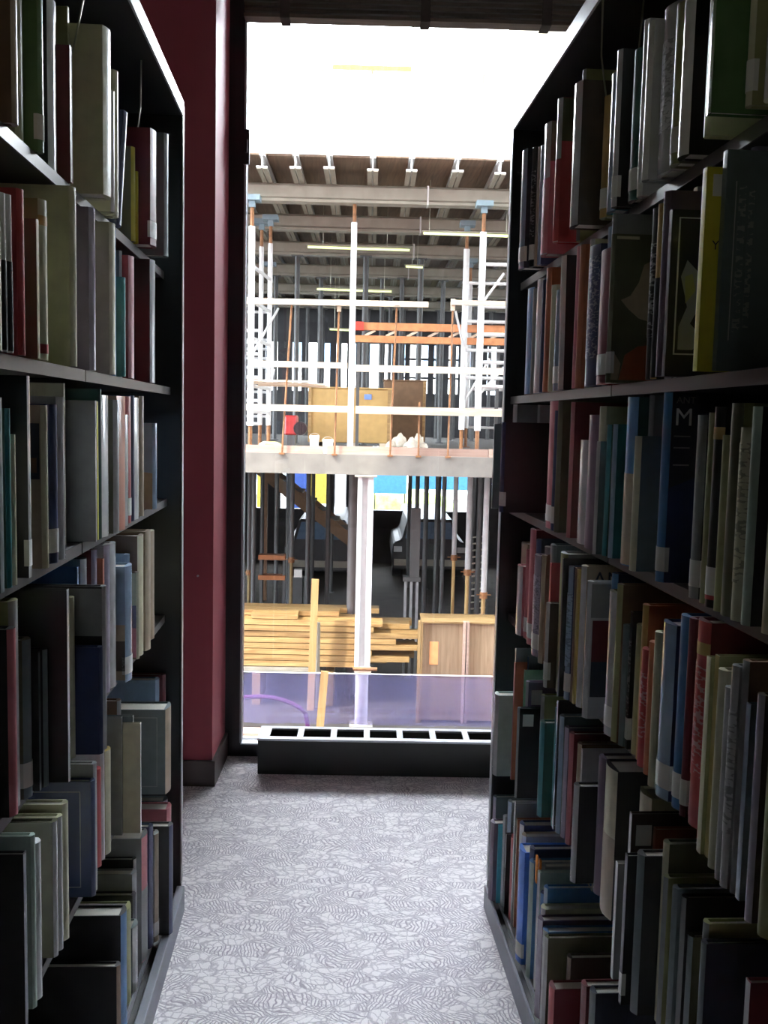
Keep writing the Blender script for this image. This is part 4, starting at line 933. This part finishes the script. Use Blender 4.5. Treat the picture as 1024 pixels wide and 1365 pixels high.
def car(label, x, y, mat, facing):
    """parked car seen end-on"""
    t = wthing('parked_car', label, 'car', x, y, -2.15, 'cars parked beyond the props')
    prof = [(-.80,.25),(.80,.25),(.84,.55),(.80,.85),(.62,.92),(.50,1.38),(-.50,1.38),(-.62,.92),(-.80,.85),(-.84,.55)]
    q = MB(True); k = len(prof)
    q.add([(x+a,y,-2.15+b) for a, b in prof] + [(x+a,y+3.9,-2.15+b) for a, b in prof], [tuple(range(k)), tuple(range(2*k-1,k-1,-1))] + [(i,(i+1) % k,k+(i+1) % k,k+i) for i in range(k)])
    q.build('body', mat, t, bevel=.04)
    q = MB(True); q.add([(x-.55,y-.01,-2.15+.95),(x+.55,y-.01,-2.15+.95),(x+.45,y-.01,-2.15+1.32),(x-.45,y-.01,-2.15+1.32),(x-.55,y+.02,-2.15+.95),(x+.55,y+.02,-2.15+.95),(x+.45,y+.02,-2.15+1.32),(x-.45,y+.02,-2.15+1.32)], [(0,1,2,3),(7,6,5,4),(0,4,5,1),(1,5,6,2),(2,6,7,3),(3,7,4,0)])
    q.build('rear_window', M_PANE, t)
    for xx in (-.70,.70):
        for yy in (.75, 3.1): MB(True).tube([(x+xx-.1,y+yy,-1.85),(x+xx+.1,y+yy,-1.85)], .30, 14).build('wheel', M_BLACK, t, smooth=True)
        MB(True).box(x+xx-.09,x+xx+.09,y-.02,y,-1.5,-1.38).build('tail_light', M_ALUB, t)
    MB(True).box(x-.78,x+.78,y-.05,y+.02,-1.80,-1.66).build('bumper', M_ALU, t)
car('dark silver car parked beyond the left props', -1.0, 20.5, plain('silver_car', (.03,.03,.033), rough=.6), 1)
car('grey car parked beyond the shoring column', 1.35, 21, plain('grey_car', (.02,.021,.023), rough=.6), 1)

# hoarding at the back of the site
hd = bpy.data.objects.new('wall_hoarding', None); COL.objects.link(hd); hd.location = W(0, 23.6, -2.15); struct(hd)
MB(True).box(-8,9,23.6,23.8,-2.15,-.84).build('low_board', M_DARK, hd)
for a, b in ((-8,-2.95),(-2.62,-2.2),(-1.02,-.86),(-.58,.08),(2.62,9)): MB(True).box(a,b,23.6,23.8,-.84,.75).build('tall_board', M_DARK, hd)  # tall boards added to shut out rear sky light below the slab
struct(MB(True).box(-8.2,-8,11.5,23.8,-2.15,.75).build('wall_side_blocker_left', M_DARK)); struct(MB(True).box(9,9.2,11.5,23.8,-2.15,.75).build('wall_side_blocker_right', M_DARK))  # unseen side walls added to stop sky light entering under the slab
HP = [(-3.05,-2.75,'yellow','narrow yellow panel between the left props',plain('yellow_panel',(.75,.58,.10),rough=.6)),(-2.25,-1.68,'blue','blue panel left of the yellow one',plain('blue_panel',(.06,.12,.42),rough=.5)),
      (-1.66,-1.12,'yellow','yellow panel right of the blue one',plain('yellow_panel',(.75,.58,.10),rough=.6)),(-.95,-.62,'white','tall white panel left of the dark column',M_FASCIA),(.10,1.0,'blue','bright blue panel right of the shoring column',plain('bright_blue_panel',(.12,.42,.80),rough=.5)),
      (1.05,2.9,'blue','wide bright blue panel behind the right props',plain('bright_blue_panel',(.12,.42,.80),rough=.5))]
for i, (a, b, w_, lb, mt) in enumerate(HP):
    t = wthing('site_panel', lb, 'panel', (a+b)/2, 26, -2.15, 'panels behind the site')
    z0 = -.60 if i == 4 else (-.47 if i == 5 else -2.15)
    MB(True).box(a, b, 26, 26.05, z0, .4).build('sheet', mt, t)
    for xx in (a+.03, b-.06): MB(True).box(xx, xx+.03, 26.05, 26.09, -2.15, .4).build('stud', M_POSTG, t)
lump('far_bush', 'light green bush beyond the bright blue panel', 'bush', 1.0, 30, -2.15, 1.6, .8, .85, plain('bush_leaves', (.30,.38,.10), rough=.9, var=.5, scale=6, bump=1.0), seed=31)
